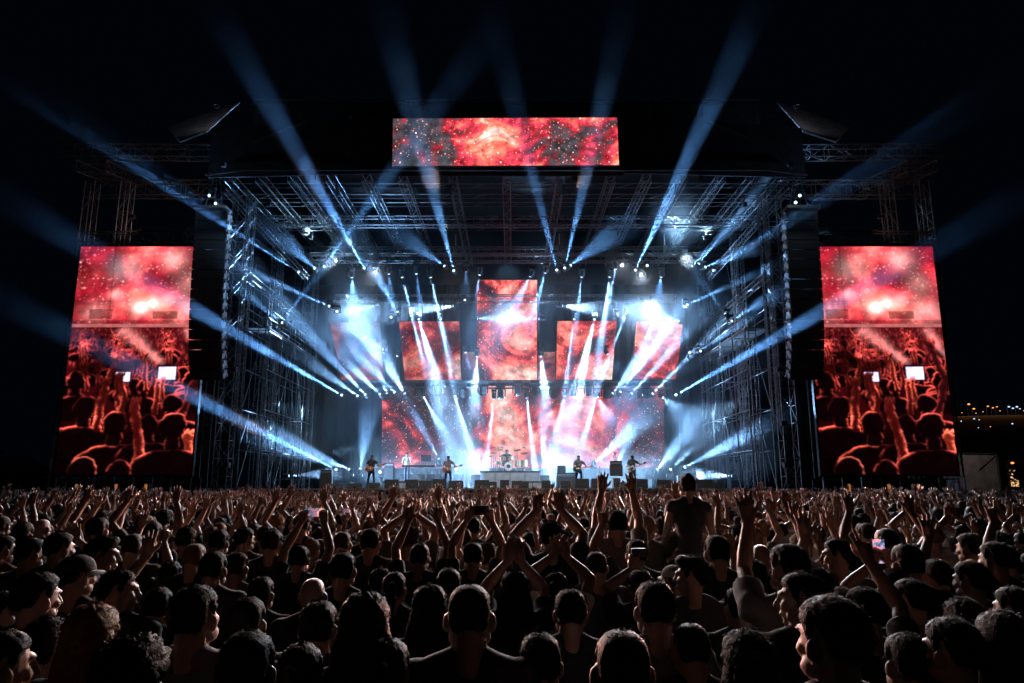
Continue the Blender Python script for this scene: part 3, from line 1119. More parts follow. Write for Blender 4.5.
house(1004, 1034, 452, 470, 150, 'low house glowing amber beyond the tarpaulin booth', M['wall'])
house(-40, 14, 455, 474, 170, 'low dark house beyond the field on the far left', M['wall'], False)
t = thing('yard_lamp', 'amber lamp lighting the house front beyond the booth', 'lamp', (at(1012, 460, 146).x, 146, 0))
b = MB()
b.tube((0, 0, 0), (0, 0, 7), .06)
b.build('post', M['dark_steel'], t)
b = MB()
b.ell((0, 0, 7.1), (.3, .3, .2))
b.build('lamp_head', M['warm'], t)


def street_lamp(px, py, Y, m, r, label, k):
    p = at(px, py, Y)
    gz = 0
    t = thing('street_lamp', label, 'street lamp', (p.x, Y, 0), 'far street lamps')
    b = MB()
    b.cone((0, 0, max(0, p.z - 14)), (0, 0, p.z), .14, .08)
    b.build('post', M['dark_steel'], t)
    b = MB()
    b.tube((0, 0, p.z), (.9, -.6, p.z + .2), .07)
    b.build('arm', M['dark_steel'], t)
    b = MB()
    b.ell((.9, -.8, p.z + .1), (r, r, r * .6))
    b.build('lamp_head', m, t)


FAR = [(967, 404.5, 'w', .95), (972, 409, 'w', .8), (986, 406.5, 'w', .7), (991, 408, 'w', .6), (995, 407, 'w', .55), (1007, 407, 'c', .75), (1011, 408.5, 'c', .7), (1015, 407, 'c', .8), (1018, 409, 'c', .5),
       (954, 412, 'w', .5), (960, 413, 'w', .35), (974, 413.5, 'w', .35), (981, 412, 'w', .4), (998, 411, 'w', .4), (1022, 411, 'w', .45), (959, 421.5, 'c', .4), (972, 419, 'c', .5), (977, 420, 'c', .35), (1010, 424, 'c', .5), (976, 428, 'c', .3), (988, 427, 'w', .3)]
for k, (px, py, c_, r_) in enumerate(FAR):
    street_lamp(px, py, 560 - (py - 405) * 6, M['warm'] if c_ == 'w' else M['cool'], r_ * 1.0, ('amber' if c_ == 'w' else 'bluish white') + f' street lamp on the far hillside, {ordinal(k + 1)} in that scatter', k)
for k, (px, py, r_) in enumerate(((30, 469, .34), (28, 477, .18), (8, 463, .14), (14, 460, .12), (2, 466, .14))):
    street_lamp(px, py, 180, M['warm'], r_, f'tiny amber lamp beyond the field on the far left, {ordinal(k + 1)} of five', k)


for px, py in ((970, 409), (990, 407.5), (1012, 409), (960, 413)):     # light the far lamps throw on the hillside
    p = at(px, py, 545)
    ld = bpy.data.lights.new('street_light', 'POINT')
    ld.energy, ld.color, ld.shadow_soft_size = random.uniform(900, 3600), (1, .42, .14), .3
    o = bpy.data.objects.new('street_light', ld)
    COL.objects.link(o)
    o.location = p + Vector((0, -6, 3))


def tree(x, y, h, r, label):
    t = thing('tree', label, 'tree', (x, y, 0), 'trees beyond the field')
    b = MB()
    b.cone((0, 0, 0), (.1, 0, h * .5), .22, .12)
    for k in range(4):
        a = k * 1.7
        b.cone((.1, 0, h * (.3 + .05 * k)), (r * .55 * math.cos(a), r * .55 * math.sin(a), h * .7), .09, .04)
    b.build('trunk', M['bark'], t)
    b = MB()
    rr = random.Random(int(x * 10))
    cl = [(Vector((rr.gauss(0, r * .42), rr.gauss(0, r * .42), h * .66 + rr.gauss(0, h * .14))), rr.uniform(.25, .5) * r) for _ in range(14)]
    vs, fs = [], []
    for k in range(1500):
        c_, q = rr.choice(cl)
        p = c_ + Vector((rr.gauss(0, 1), rr.gauss(0, 1), rr.gauss(0, 1))).normalized() * q * rr.uniform(.5, 1)
        d1 = Vector((rr.gauss(0, 1), rr.gauss(0, 1), rr.gauss(0, 1))).normalized() * .26
        d2 = d1.orthogonal().normalized() * .2
        n_ = len(vs)
        vs += [p - d1, p + d2, p + d1, p - d2]
        fs.append((n_, n_ + 1, n_ + 2, n_ + 3))
    b.add(vs, fs)
    b.build('crown', M['leaf'], t)


for k, (px, Y, h, r) in enumerate(((12, 120, 6, 3), (-12, 110, 7, 3.5), (38, 135, 6, 3), (1030, 110, 6, 3), (1002, 200, 9, 4.5))):
    p = at(px, 480, Y)
    tree(p.x, Y, h, r, ('dark bushy tree beyond the field, ' + ordinal(k + 1) + ' from the left') if k < 3 else ('dark tree beside the amber lit house' if k == 3 else 'tall dark tree behind the amber lit house'))
# ------------------------------------------------------------------ moving heads and their shafts of lit haze
SIG = .024
HZ = haze_mat('lit_haze', SIG, 'shaft', .62, .22)
HZ_HOLD = haze_mat('lit_haze_even', SIG, 'hold', .5, .5)

b = MB()
b.box((0, 0, .02), (.36, .26, .14))
b.box((.13, .14, .02), (.08, .03, .08))
B_BASE = b.mesh('base', M['black'])
b = MB()
for x in (-.19, .19):
    b.box((x, 0, -.20), (.05, .14, .34))
b.box((0, 0, -.06), (.42, .16, .05))
B_YOKE = b.mesh('yoke', M['black'])
b = MB()
b.ring(Vector((0, 0, 0)), Vector((1, 0, 0)), Vector((0, 1, 0)), Vector((0, 0, -1)), [(.07, -.20), (.12, -.17), (.135, -.05), (.125, .08), (.14, .16), (.13, .19)], 14)
B_HEAD = b.mesh('head', M['black'])
b = MB()
b.ring(Vector((0, 0, 0)), Vector((1, 0, 0)), Vector((0, 1, 0)), Vector((0, 0, -1)), [(.080, .185), (.072, .205), (.036, .215)], 14)
B_LENS = b.mesh('lens', M['lens'])
B_LENS_HOT = B_LENS.copy()
B_LENS_HOT.materials[0] = M['flare']
b = MB()
b.ring(Vector((0, 0, 0)), Vector((1, 0, 0)), Vector((0, 1, 0)), Vector((0, 0, -1)), [(.080, .185), (.072, .205), (.036, .215)], 14)
B_LENS_OFF = b.mesh('lens', M['glassb'])

WHERE = {'U': 'on the topmost lighting truss', 'M': 'on the middle lighting truss', 'D': 'on the lowest lighting truss', 'F': 'standing on the stage floor', 'S': 'on the wing scaffold', 'R': 'at the roof corner'}
COUNT = {}
LAMPS = []


def direction_word(x0, y0, x1, y1):
    dx, dy = x1 - x0, y0 - y1
    h = 'left' if dx < -12 else ('right' if dx > 12 else '')
    v = 'up' if dy > 12 else ('down' if dy < -12 else '')
    return ' and '.join(q for q in (v, h) if q) or 'forwards'


def fixture(grp, A, aim, hot=False, off=False, what='', floor=False):
    """a moving head hung at A (its tilt axis) with the head turned along aim"""
    t = thing('moving_head_lamp', None, 'stage light', A, 'moving head lamps ' + WHERE[grp])
    LAMPS.append((t, grp, what))
    f = -1 if floor else 1
    o = link('base', B_BASE, t, (0, 0, f * .34))
    y = link('yoke', B_YOKE, t, (0, 0, f * .27), (0 if not floor else math.pi, 0, math.atan2(aim.y, aim.x) + math.pi / 2))
    h = link('head', B_HEAD, t)
    h.rotation_euler = aim.to_track_quat('-Z', 'Y').to_euler()
    link('lens', B_LENS_OFF if off else (B_LENS_HOT if hot else B_LENS), h)
    return t


def spot(p, aim, ha, power, col=(.56, .78, 1.0), blend=.85, r=.03, name='spot'):
    ld = bpy.data.lights.new(name, 'SPOT')
    ld.spot_size = 2 * ha
    ld.spot_blend = blend
    ld.energy = power
    ld.color = col
    ld.shadow_soft_size = r
    o = bpy.data.objects.new(name, ld)
    COL.objects.link(o)
    o.location = p
    o.rotation_euler = aim.to_track_quat('-Z', 'Y').to_euler()
    return o


NB = 0


def beam(grp, x0, y0, Y0, x1, y1, Y1, w1, Lr, hold=False, hot=False, lamp=True, col=None, gain=3.9):
    """a lamp at pixel (x0, y0) throwing a shaft towards pixel (x1, y1); Lr sets how bright the shaft is half way"""
    global NB
    A, B = at(x0, y0, Y0), at(x1, y1, Y1)
    d = B - A
    k = min(1, Lr / .45)
    Lr *= 1.5 if w1 < 15 else 1
    col = col or (.12 + .30 * k, .42 + .26 * k, 1.0)
    L = d.length
    n = d / L
    dep = pix(B)[2]
    wm = w1 * dep / F / 2
    ha = max(.019, math.atan(max(.02, wm * 1.4 - .06) / L))
    if lamp:
        fixture(grp, A, d, hot, what=direction_word(x0, y0, x1, y1), floor=(grp == 'F'))
    p = A + n * .24
    view = ((A + B) / 2 - Vector((CX, 0, CZ))).normalized()
    st_ = max(.22, n.cross(view).length)
    power = gain * Lr * 158 * (.38 * L) * st_ / (SIG * 2 * math.tan(ha)) * .95
    spot(p, d, ha, power, col)
    # the piece of hazy air that this lamp lights
    r0, seg = .06, 20
    b = MB()
    b.ring(Vector((0, 0, 0)), Vector((1, 0, 0)), Vector((0, 1, 0)), Vector((0, 0, -1)), [(r0, .02), (r0 + L * math.tan(ha) * 1.03, L)], seg)
    o = b.build('haze', HZ_HOLD if hold else HZ)
    o.location = p
    o.rotation_euler = d.to_track_quat('-Z', 'Y').to_euler()
    tag(o, 'shaft of bluish lit haze thrown by a moving head lamp', 'haze', 'shafts of lit haze', 'stuff')
    NB += 1
    return A, n


U, MD, D, FL = 45, 48, 49, 50
BEAMS = [
    # topmost truss
    ('S', 299.5, 272.5, 45, -40, 42, 15, 36, .75, False, False, True, (.17, .45, 1.0)), ('S', 316, 269.5, 45, 252, 212, 38, 34, .10), ('S', 285.5, 316.5, 43, 375, 200, 43, 22, .05),
    ('U', 323.5, 267.5, U, 520, -10, 22, 40, .06), ('U', 364.5, 268.6, U, 203, -12, 15, 38, .30, False, False, True, (.17, .45, 1.0)),
    ('U', 351.6, 274.5, U, 362, 405, 46.5, 54, .15), ('U', 388.6, 271, U, 394, 335, 46, 24, .10), ('U', 401.5, 274.5, U, 432, 395, 46, 11, .22),
    ('U', 430, 274.5, U, 457, 395, 46, 13, .30), ('U', 446.5, 267.5, U, 380, 219, 41, 32, .10), ('U', 454, 271.7, U, 379, -15, 20, 42, .12),
    ('U', 466, 268.6, U, 466, 305, 46, 18, .07), ('U', 531.6, 273.8, U, 488, 355, 47, 36, .3), ('U', 557, 271, U, 486, -10, 20, 36, .07),
    ('U', 564.5, 269, U, 629, -12, 20, 34, .10), ('U', 568.6, 266.8, U, 640, 214, 41, 40, .12), ('U', 582, 274, U, 572, 355, 46, 11, .22),
    ('U', 610, 274, U, 594, 395, 46, 13, .34), ('U', 635, 271, U, 766, -12, 18, 36, .30, False, False, True, (.18, .47, 1.0)), ('U', 616.5, 266, U, 598, 350, 46, 13, .26),
    ('U', 661.6, 274, U, 652, 335, 46, 34, .10), ('U', 685, 257, U, 687, 178, 41, 34, .26), ('U', 697, 266, U, 795, 142, 39, 13, .22),
    ('S', 712.7, 271, 45, 1040, 58, 15, 36, .50, False, False, True, (.17, .45, 1.0)),
    # middle truss
    ('S', 331, 307, 45, 170, 236, 34, 16, .14), ('M', 376, 305.5, MD, 325, 316, 47.3, 18, .35), ('M', 398.5, 314, MD, 325, 183, 40, 32, .17),
    ('M', 456, 305.6, MD, 402, 312.5, 47.6, 22, .8), ('M', 474.5, 318.5, MD, 513, 318, 48, 18, .22), ('M', 418, 316.7, MD, 468, 487, 45, 34, .55),
    ('M', 440, 316.7, MD, 464, 445, 46.5, 9, .32), ('M', 542, 319, MD, 503, 318, 48, 18, .22), ('M', 559.7, 305.6, MD, 606, 311, 47.6, 22, .8),
    ('M', 574.5, 316.6, MD, 560, 430, 46.5, 9, .32), ('M', 595, 316.6, MD, 556, 478, 45.5, 32, .55), ('M', 655, 318, MD, 598, 465, 47, 44, .20),
    ('S', 685.5, 305.5, 45, 800, 254, 36, 16, .13), ('S', 727, 316.5, 43, 640, 195, 43, 20, .05), ('M', 681, 322, MD, 640, 310, 47, 22, .22),
    # lowest truss
    ('D', 342.5, 395.5, D, -40, 174, 17, 34, .36, False, False, True, (.17, .45, 1.0)), ('D', 366.5, 395.8, D, 200, 220, 33, 40, .20), ('D', 381.5, 395.8, D, 290, 308, 42, 30, .24),
    ('D', 387.8, 395.8, D, 352, 300, 46, 22, .22), ('D', 406, 395.8, D, 345, 292, 45, 42, .36), ('D', 422.5, 395, D, 468, 476, 47, 24, .36),
    ('D', 454, 393, D, 479, 476, 48, 12, .36), ('D', 494, 396, D, 486.2, 464, 49.2, 8, .5), ('D', 526, 395, D, 534.5, 464, 49.2, 8, .5),
    ('D', 477, 354, 49.5, 473, 470, 48, 34, .55), ('D', 540.5, 354, 49.5, 557, 480, 47, 32, .6), ('D', 565.4, 393.4, D, 553, 445, 48.5, 12, .3),
    ('D', 596.7, 395.4, D, 575, 468, 48, 14, .3), ('D', 596.7, 395.4, D, 614, 430, 47, 26, .22), ('D', 611, 395.4, D, 700, 288, 44, 46, .26),
    ('D', 630, 395.4, D, 726, 290, 43, 22, .30), ('D', 651, 395.4, D, 748, 297, 42, 15, .30), ('D', 675, 395.4, D, 1060, 176, 17, 34, .36, False, False, True, (.17, .45, 1.0)),
    ('D', 661, 396, D, 697, 428, 47, 44, .26), ('D', 398.5, 353.7, 49.5, 380, 385, 49, 20, .08), ('D', 606, 352, 49.5, 624, 378, 49, 18, .09), ('D', 465, 350, 49.5, 474, 385, 49, 14, .07),
    ('U', 416, 271, U, 426, 345, 45.5, 16, .12), ('U', 480, 272, U, 470, 340, 45.5, 14, .10), ('U', 546, 270, U, 520, 362, 46.5, 20, .18), ('U', 690, 268, U, 770, 186, 40, 26, .14),
    ('U', 703, 268, U, 772, 240, 41, 20, .16), ('M', 627, 311, MD, 566, 470, 46, 16, .26), ('M', 411, 313, MD, 452, 474, 46, 16, .26), ('S', 284, 324, 43, 205, 262, 36, 22, .12),
    ('D', 359, 397, D, 296, 352, 43, 18, .26), ('D', 396, 394, D, 322, 318, 43, 26, .22), ('D', 619, 394, D, 716, 262, 43, 22, .24), ('D', 640, 396, D, 770, 322, 41, 18, .24),
    ('S', 730, 322, 43, 800, 276, 36, 22, .12), ('S', 699, 352, 47, 775, 300, 39, 16, .16), ('S', 385, 351, 49, 330, 318, 46, 14, .16),
    ('F', 360, 471, 51, 372, 392, 48, 30, .2), ('F', 656, 471, 51, 716, 400, 46, 36, .26), ('F', 615, 471, 51, 640, 405, 48, 26, .22),
    # floor
    ('F', 337, 470, 47, -40, 278, 18, 36, .32, False, False, True, (.17, .45, 1.0)), ('F', 351, 470, 49, 228, 421, 41, 42, .26), ('F', 285.5, 476, 45, 356, 472, 46, 20, .36),
    ('F', 735, 476, 45, 664, 474, 46, 30, .40), ('F', 669, 471, 49, 704, 437, 46, 12, .3), ('F', 683, 468, 48, 800, 408, 39, 28, .24),
    ('F', 594, 463, 50, 668, 398, 47, 34, .34), ('F', 440, 461, 50, 398, 385, 47, 18, .22), ('F', 476, 467, 51, 452, 395, 50, 16, .2), ('F', 544, 471, 51, 541, 380, 49, 20, .34),
]
for q in BEAMS:
    beam(*q)

# lamps that face the crowd: bright dots with wide light
FLOODS = [('U', 336, 260.5, U, 1.), ('U', 375.5, 272, U, 1.), ('U', 622, 265, U, .4), ('U', 641, 275, U - .3, 1.), ('U', 684.5, 258, U - .3, 1.),
          ('M', 650, 307, MD - .4, 2.4), ('M', 505.5, 318, MD + .5, .0)]
CROWD_GAIN, SMOKE_GAIN = 1.4, 2.4
CROWD_COL = (1.0, .66, .54)
for grp, x, y, Y, k in FLOODS:
    if not k:
        continue
    A = at(x, y, Y)
    aim = Vector((A.x * .4, 7, 1.2)) - A
    fixture(grp, A, aim, hot=True, what='bright towards the crowd')
    spot(A + aim.normalized() * .25, aim, R(17), 9000 * k * CROWD_GAIN, (.82, .90, 1.0), .6, .06, 'crowd_flood')
# small dots: lamps whose shafts do not show
DOTS = [('S', 337.5, 312, 45), ('M', 391, 317, MD), ('M', 464, 301, MD), ('M', 616.5, 315, MD),
        ('U', 647, 266, U), ('S', 690, 353, 47),
        ('R', 212, 196, 36.2), ('R', 218, 204, 36.6), ('R', 799, 196, 36.2), ('R', 796, 203, 36.6),
        ('F', 381.5, 471.5, 51), ('F', 457.7, 469.6, 51)]
for grp, x, y, Y in DOTS:
    A = at(x, y, Y)
    hotd = grp == 'F' and x < 460
    fixture(grp, A, Vector((random.uniform(-.5, .5), -1, random.uniform(-.3, .1))), hot=hotd, what='as a small dot', floor=grp == 'F')
for x in (420, 437, 462, 483, 500.5, 517.5, 535, 554, 573, 589, 606, 646):      # unlit pods hanging in front of the back wall
    A = at(x, 391 if int(x) % 2 else 394, 48.6)
    fixture('D', A, Vector((0, -.1, -1)), off=True, what='').scale = (1.6, 1.6, 1.6)

# warm washes added on the front towers and the roof front to rim-light the crowd
for sx in (-1, 1):
    for hz, nm in ((3.3, 'lowest'), (5.4, 'middle'), (8.2, 'highest')):
        p = Vector((sx * 14.2, 38.0, hz))
        t = thing('added_wash_lamp', f'{nm} of three added wash lamps on the {side_word(sx)} front roof tower', 'stage light', p, 'added wash lamps on the front towers')
        b = MB()
        b.box((0, .22, 0), (.06, .4, .06))
        b.build('clamp', M['black'], t)
        b = MB()
        b.box((0, 0, 0), (.3, .3, .24))
        b.build('housing', M['black'], t)
        far = nm == 'middle'
        aim = Vector((-sx * (6.0 if far else 1.2), 14.0 if far else 3.0, 1.8)) - p
        spot(p + Vector((0, -.25, 0)), aim, R(24 if far else 13), (5200 if far else 24000) * CROWD_GAIN, CROWD_COL if nm != 'lowest' else (1, .40, .33), .7, .12, 'added_crowd_wash')
for k, x in enumerate((-10, -3.5, 3.5, 10)):
    p = Vector((x, 35.7, RZ - .3))
    t = thing('added_wash_lamp', f'added wash lamp under the roof front rim-lighting the crowd, {ordinal(k + 1)} from the left', 'stage light', p, 'added wash lamps at the roof front')
    b = MB()
    b.box((0, .1, .16), (.06, .06, .3))
    b.build('clamp', M['black'], t)
    b = MB()
    b.box((0, 0, 0), (.26, .3, .22), Matrix.Rotation(R(28), 3, 'X'))
    b.build('housing', M['black'], t)
    aim = Vector((x * .5, 4.0, 1.7)) - p
    spot(p + aim.normalized() * .26, aim, R(12), 3500 * CROWD_GAIN, CROWD_COL, .7, .12, 'added_crowd_wash')
# front light for the band from the front truss
for x in (-9, -3, 3, 9):
    spot(Vector((x, 37.5, RZ - 1.0)), Vector((x * .8, 42.5, DECK + .8)) - Vector((x, 37.5, RZ - 1.0)), R(22), 7000, (1, .93, .86), .6, .1, 'band_key')
    t = thing('profile_lamp', f'profile lamp under the roof front lighting the band, {ordinal((int(x) + 9) // 6 + 1)} from the left', 'stage light', (x, 37.0, RZ - .35), 'profile lamps for the band')
    b = MB()
    b.box((0, 0, .1), (.06, .06, .3))
    b.build('clamp', M['black'], t)
    b = MB()
    b.cone((0, -.2, .05), (0, .15, -.2), .1, .12, 10, 1)
    b.build('barrel', M['black'], t)

# sort the lamps of each place from left to right and say which one is which
by = {}
for t, grp, what in LAMPS:
    by.setdefault((grp, what), []).append(t)
for (grp, what), ts in by.items():
    ts.sort(key=lambda o: pix(o.location)[0])
    for k, t in enumerate(ts):
        if what == '':
            s_ = 'unlit dark moving head lamp ' + WHERE[grp]
        elif what.startswith('as') or what.startswith('bright'):
            s_ = 'moving head shining ' + what + ' ' + WHERE[grp]
        else:
            s_ = 'lit moving head aimed ' + what + ' ' + WHERE[grp]
        if len(ts) > 1:
            s_ += f', {ordinal(k + 1)} from left'
        t['label'] = s_

# smoke hanging on the stage
def smoke(label, c, d, dens, ns=.35, lo=.2, col=(.8, .9, 1.0)):
    b = MB()
    b.ell((0, 0, 0), (d[0] / 2, d[1] / 2, d[2] / 2), None, 24, 14)
    o = b.build('smoke', haze_mat('stage_smoke', dens, 'cloud', ns, lo, col))
    o.location = c
    return tag(o, label, 'smoke', 'smoke on the stage', 'stuff')


smoke('pale smoke drifting over the stage and under the roof', (0, 47.5, 9.5), (40, 24, 24), .012, .3, .05)
smoke('thick smoke rolling over the stage floor', (.5, 49.5, 2.6), (28, 10, 5.6), .075, .35)
smoke('bright smoke round the lamps right of the tall centre screen', at(652, 309, 47.2), (8, 5, 4.6), .05, .5)
smoke('bright smoke round the lamps left of the tall centre screen', at(358, 318, 47.4), (5.5, 5, 5.5), .04, .5)
smoke('smoke bright with lamp light in front of the tall centre screen', at(505, 320, 48), (4.4, 4, 4.4), .05, .5)
smoke('wisp of smoke under the roof above the topmost lamps on the right', at(676, 222, 43), (5, 4, 4), .06, .6)
smoke('wisp of smoke at the foot of the left wing', at(292, 446, 43.5), (6, 5, 4), .05, .6)
smoke('wisp of smoke at the foot of the right wing', at(730, 450, 43.5), (8, 6, 5), .05, .6)
# bare spots without fixtures, added round the stage to brighten this smoke
for x, y, Y, tx, ty, tY, ha, P in ((331, 452, 51, 470, 468, 47, 30, 2600), (690, 452, 51, 540, 468, 47, 30, 6000), (740, 400, 46, 640, 470, 49, 34, 4000), (272, 400, 46, 370, 470, 49, 34, 1300), (508, 262, 46, 508, 330, 47, 70, 300), (300, 225, 44, 420, 300, 47, 55, 1000), (715, 225, 44, 590, 300, 47, 55, 1300), (645, 306.5, 49, 640, 330, 46.6, 60, 900), (352, 296, 49, 358, 330, 46.5, 55, 600), (505, 296, 50.0 - .6, 505, 330, 47.4, 60, 900), (676, 250, 44.6, 676, 205, 42, 34, 1600), (372, 474, 52.5, 378, 455, 44, 30, 500), (640, 474, 52.5, 640, 450, 46, 34, 900)):
    A, B = at(x, y, Y), at(tx, ty, tY)
    spot(A, B - A, R(ha), P * SMOKE_GAIN, (.38, .68, 1.0), .8, .08, 'added_smoke_wash')

# ------------------------------------------------------------------ backline
def on_deck(px, Y, z=DECK):
    return Vector((at(px, 485, Y).x, Y, z))


def wedge(px, Y, w, h, label):
    t = thing('wedge_monitor', label, 'monitor speaker', on_deck(px, Y), 'wedge monitors along the stage edge')
    b = MB()
    b.prism([(-w / 2, -.28, 0), (-w / 2, .30, 0), (-w / 2, .22, h * .35), (-w / 2, -.20, h)], (w, 0, 0))
    b.build('cabinet', M['black'], t)
    b = MB()
    b.prism([(-w * .45, .225, h * .37), (-w * .45, -.185, h * .99), (-w * .45, -.170, h * 1.02), (-w * .45, .24, h * .40)], (w * .9, 0, 0))
    b.build('grille', M['cloth'], t)
    b = MB()
    b.box((0, -.262, h * .35), (.2, .02, .06))
    b.build('handle', M['dark_steel'], t)


WX = [(335.6, .45, .22), (355, .75, .25), (373.7, .75, .30), (392, .75, .46), (412, .68, .46), (426, .68, .40), (439.5, .72, .48), (456, .8, .40), (482, .8, .44), (493, .42, .34), (504.6, .5, .44), (517, .6, .40), (525, .4, .36), (546, .5, .42), (565, .5, .40), (582, .72, .5), (597, .65, .5), (623, .34, .34), (641.6, .62, .48), (663.7, .8, .44), (672, .5, .28), (703.5, .9, .46), (716, .6, .3)]
for k, (px, w, h) in enumerate(WX):
    wedge(px, 40.9 + .25 * (k % 3), w, h, f'black wedge monitor at the stage edge, {ordinal(k + 1)} from the left')


def riser(px0, px1, Y, d, h, label, m, panels=3):
    x0, x1 = on_deck(px0, Y).x, on_deck(px1, Y).x
    t = thing('riser', label, 'riser', ((x0 + x1) / 2, Y, DECK), 'risers on the stage')
    w = x1 - x0
    b = MB()
    b.box((0, d / 2, h - .05), (w + .04, d + .04, .1))
    b.build('top', M['deck'], t)
    for k in range(panels):
        b = MB()
        b.box((-w / 2 + w * (k + .5) / panels, 0, (h - .1) / 2), (w / panels - .03, .05, h - .11))
        b.build('front_panel', m, t)
    b = MB()
    b.box((0, d / 2 + .1, (h - .1) / 2), (w - .08, d - .2, h - .12))
    b.build('body', M['black'], t)
    return t


riser(480, 540, 46.2, 3.2, 1.05, 'tall grey panelled riser under the drum kit', M['riser'], 4)
riser(514, 551, 44.6, 1.3, .42, 'low pale step in front of the drum riser', M['riser'], 2)
riser(383, 446, 45.2, 2.6, .42, 'low grey platform under the keyboard desk', M['riser'], 3)
riser(401, 440, 46.8, 2.0, .86, 'dark panelled riser behind the keyboard player', M['deck'], 2)
riser(592, 652, 50.5, 2, .7, 'grey riser at the back right of the stage', M['riser'], 3)
riser(322, 350, 46.8, 1.2, .4, 'low dark riser at the left end of the stage', M['deck'], 2)


def amp(px, Y, z, w, h, label, head=True, m=None, group='guitar amplifiers'):
    t = thing('amplifier', label, 'amplifier', on_deck(px, Y, z), group)
    b = MB()
    b.box((0, 0, h / 2), (w, .36, h))
    b.build('cabinet', m or M['black'], t)
    b = MB()
    b.box((0, -.19, h / 2), (w * .88, .02, h * .86))
    b.build('grille', M['grille'], t)
    if head:
        b = MB()
        b.box((0, 0, h + .13), (w * .92, .28, .24))
        b.build('amp_head', M['black'], t)
        b = MB()
        b.box((0, -.145, h + .12), (w * .8, .012, .07))
        b.build('control_strip', M['rig'], t)


amp(561.5, 45.5, DECK, .62, .68, 'left cabinet of the double amplifier stack behind the grey shirted guitarist')
amp(570.5, 45.5, DECK, .62, .68, 'right cabinet of the double amplifier stack behind the grey shirted guitarist')
amp(561.5, 45.5, DECK + .93, .5, .42, 'small combo standing on the double amplifier stack', False)
amp(389, 46.9, DECK + .42, .6, .9, 'dark amplifier on the platform end left of the keyboards')
amp(596.5, 43.2, DECK, .55, .55, 'low amplifier right of the grey shirted guitarist', False)
amp(616.5, 43.6, DECK + .70, .72, .62, 'big black amplifier between the two right hand guitarists')
amp(616.5, 43.6, DECK, .46, .62, 'pale small cabinet under the big black amplifier', False, M['white'])
amp(701, 46.0, DECK, .6, .8, 'amplifier by the right wing')
amp(326, 43.5, DECK, .7, .8, 'amplifier by the left wing')
amp(693, 45.2, DECK, .6, .6, 'black flight case sized amplifier under the lamp at far right', False)


def guitar(name, label, M4, body_m, Lneck=.62):
    t = thing(name, label, 'guitar', (0, 0, 0), 'guitars played on stage')
    t.matrix_world = M4
    # body in the xz plane, neck along +x, face towards -y
    up = [(-.24, .0), (-.22, .10), (-.12, .165), (.0, .12), (.07, .13), (.16, .15), (.22, .10), (.17, .05), (.15, 0), (.19, -.05), (.20, -.10), (.12, -.13), (.02, -.11), (-.10, -.165), (-.21, -.11)]
    b = MB()
    b.prism([(x, .02, z) for x, z in up], (0, -.045, 0))
    b.build('body', body_m, t)
    b = MB()
    b.prism([(-.08, -.027, .05), (.12, -.027, .07), (.1, -.027, -.09), (-.06, -.027, -.10)], (0, -.006, 0))
    b.build('pick_guard', M['white'] if body_m != M['white'] else M['black'], t)
    b = MB()
    b.box((.14 + Lneck / 2, -.025, 0), (Lneck, .03, .052))
    b.build('neck', M['wood_pale'], t)
    b = MB()
    b.prism([(.14 + Lneck, -.02, .03), (.32 + Lneck, -.015, .055), (.33 + Lneck, -.015, -.02), (.14 + Lneck, -.02, -.03)], (0, -.02, 0))
    for k in range(3):
        b.cone((.19 + .05 * k + Lneck, -.025, .04), (.19 + .05 * k + Lneck, -.025, .08), .012, .012, 5, 1)
    b.build('headstock', M['wood_dark'], t)
    b = MB()
    b.box((-.13, -.03, 0), (.03, .02, .09))
    b.box((.03, -.03, 0), (.03, .02, .08))
    b.build('bridge', M['chrome'], t)
    return t


# spare guitar standing upright on the big amplifier stack
guitar('guitar', 'spare dark guitar standing upright behind the big black amplifier', Matrix.Translation(on_deck(615.5, 43.95, DECK + 1.25)) @ Matrix.Rotation(R(-88), 4, 'Y'), M['wood_dark'], .5)

# drum kit
dk = on_deck(508.5, 47.2, DECK + 1.05)
t = thing('drum_kit', 'drum kit with tan shells and brass cymbals on the grey riser', 'drum kit', dk)
b = MB()
b.cone((0, -.45, .30), (0, .05, .30), .29, .29, 22, 0)
b.build('bass_drum', M['drum'], t)
b = MB()
b.cone((0, -.475, .30), (0, -.452, .30), .265, .265, 22, 0)
o = b.build('bass_drum_skin', M['white'], t)
b = MB()
b.cone((0, -.487, .30), (0, -.478, .30), .12, .12, 18, 0)
b.build('port', M['black'], o)
for k, (x, y, z, r, h) in enumerate(((-.30, -.25, .66, .17, .24), (.10, -.3, .68, .17, .24), (.62, .1, .28, .22, .40), (-.62, .1, .45, .18, .16), (.95, .15, .28, .24, .42))):
    b = MB()
    b.cone((x, y, z), (x, y + .03, z + h), r, r, 18, 0)
    o = b.build('drum', M['drum'], t)
    b = MB()
    b.cone((x, y + .03, z + h + .002), (x, y + .03, z + h + .012), r * .96, r * .96, 18, 0)
    b.build('skin', M['white'], o)
    b = MB()
    for q in range(3):
        a = q * 2.1
        b.tube((x + r * .9 * math.cos(a), y + r * .9 * math.sin(a), z + .05), (x + r * 1.1 * math.cos(a), y + r * 1.1 * math.sin(a), 0), .012, 5)
    b.build('leg', M['chrome'], o)
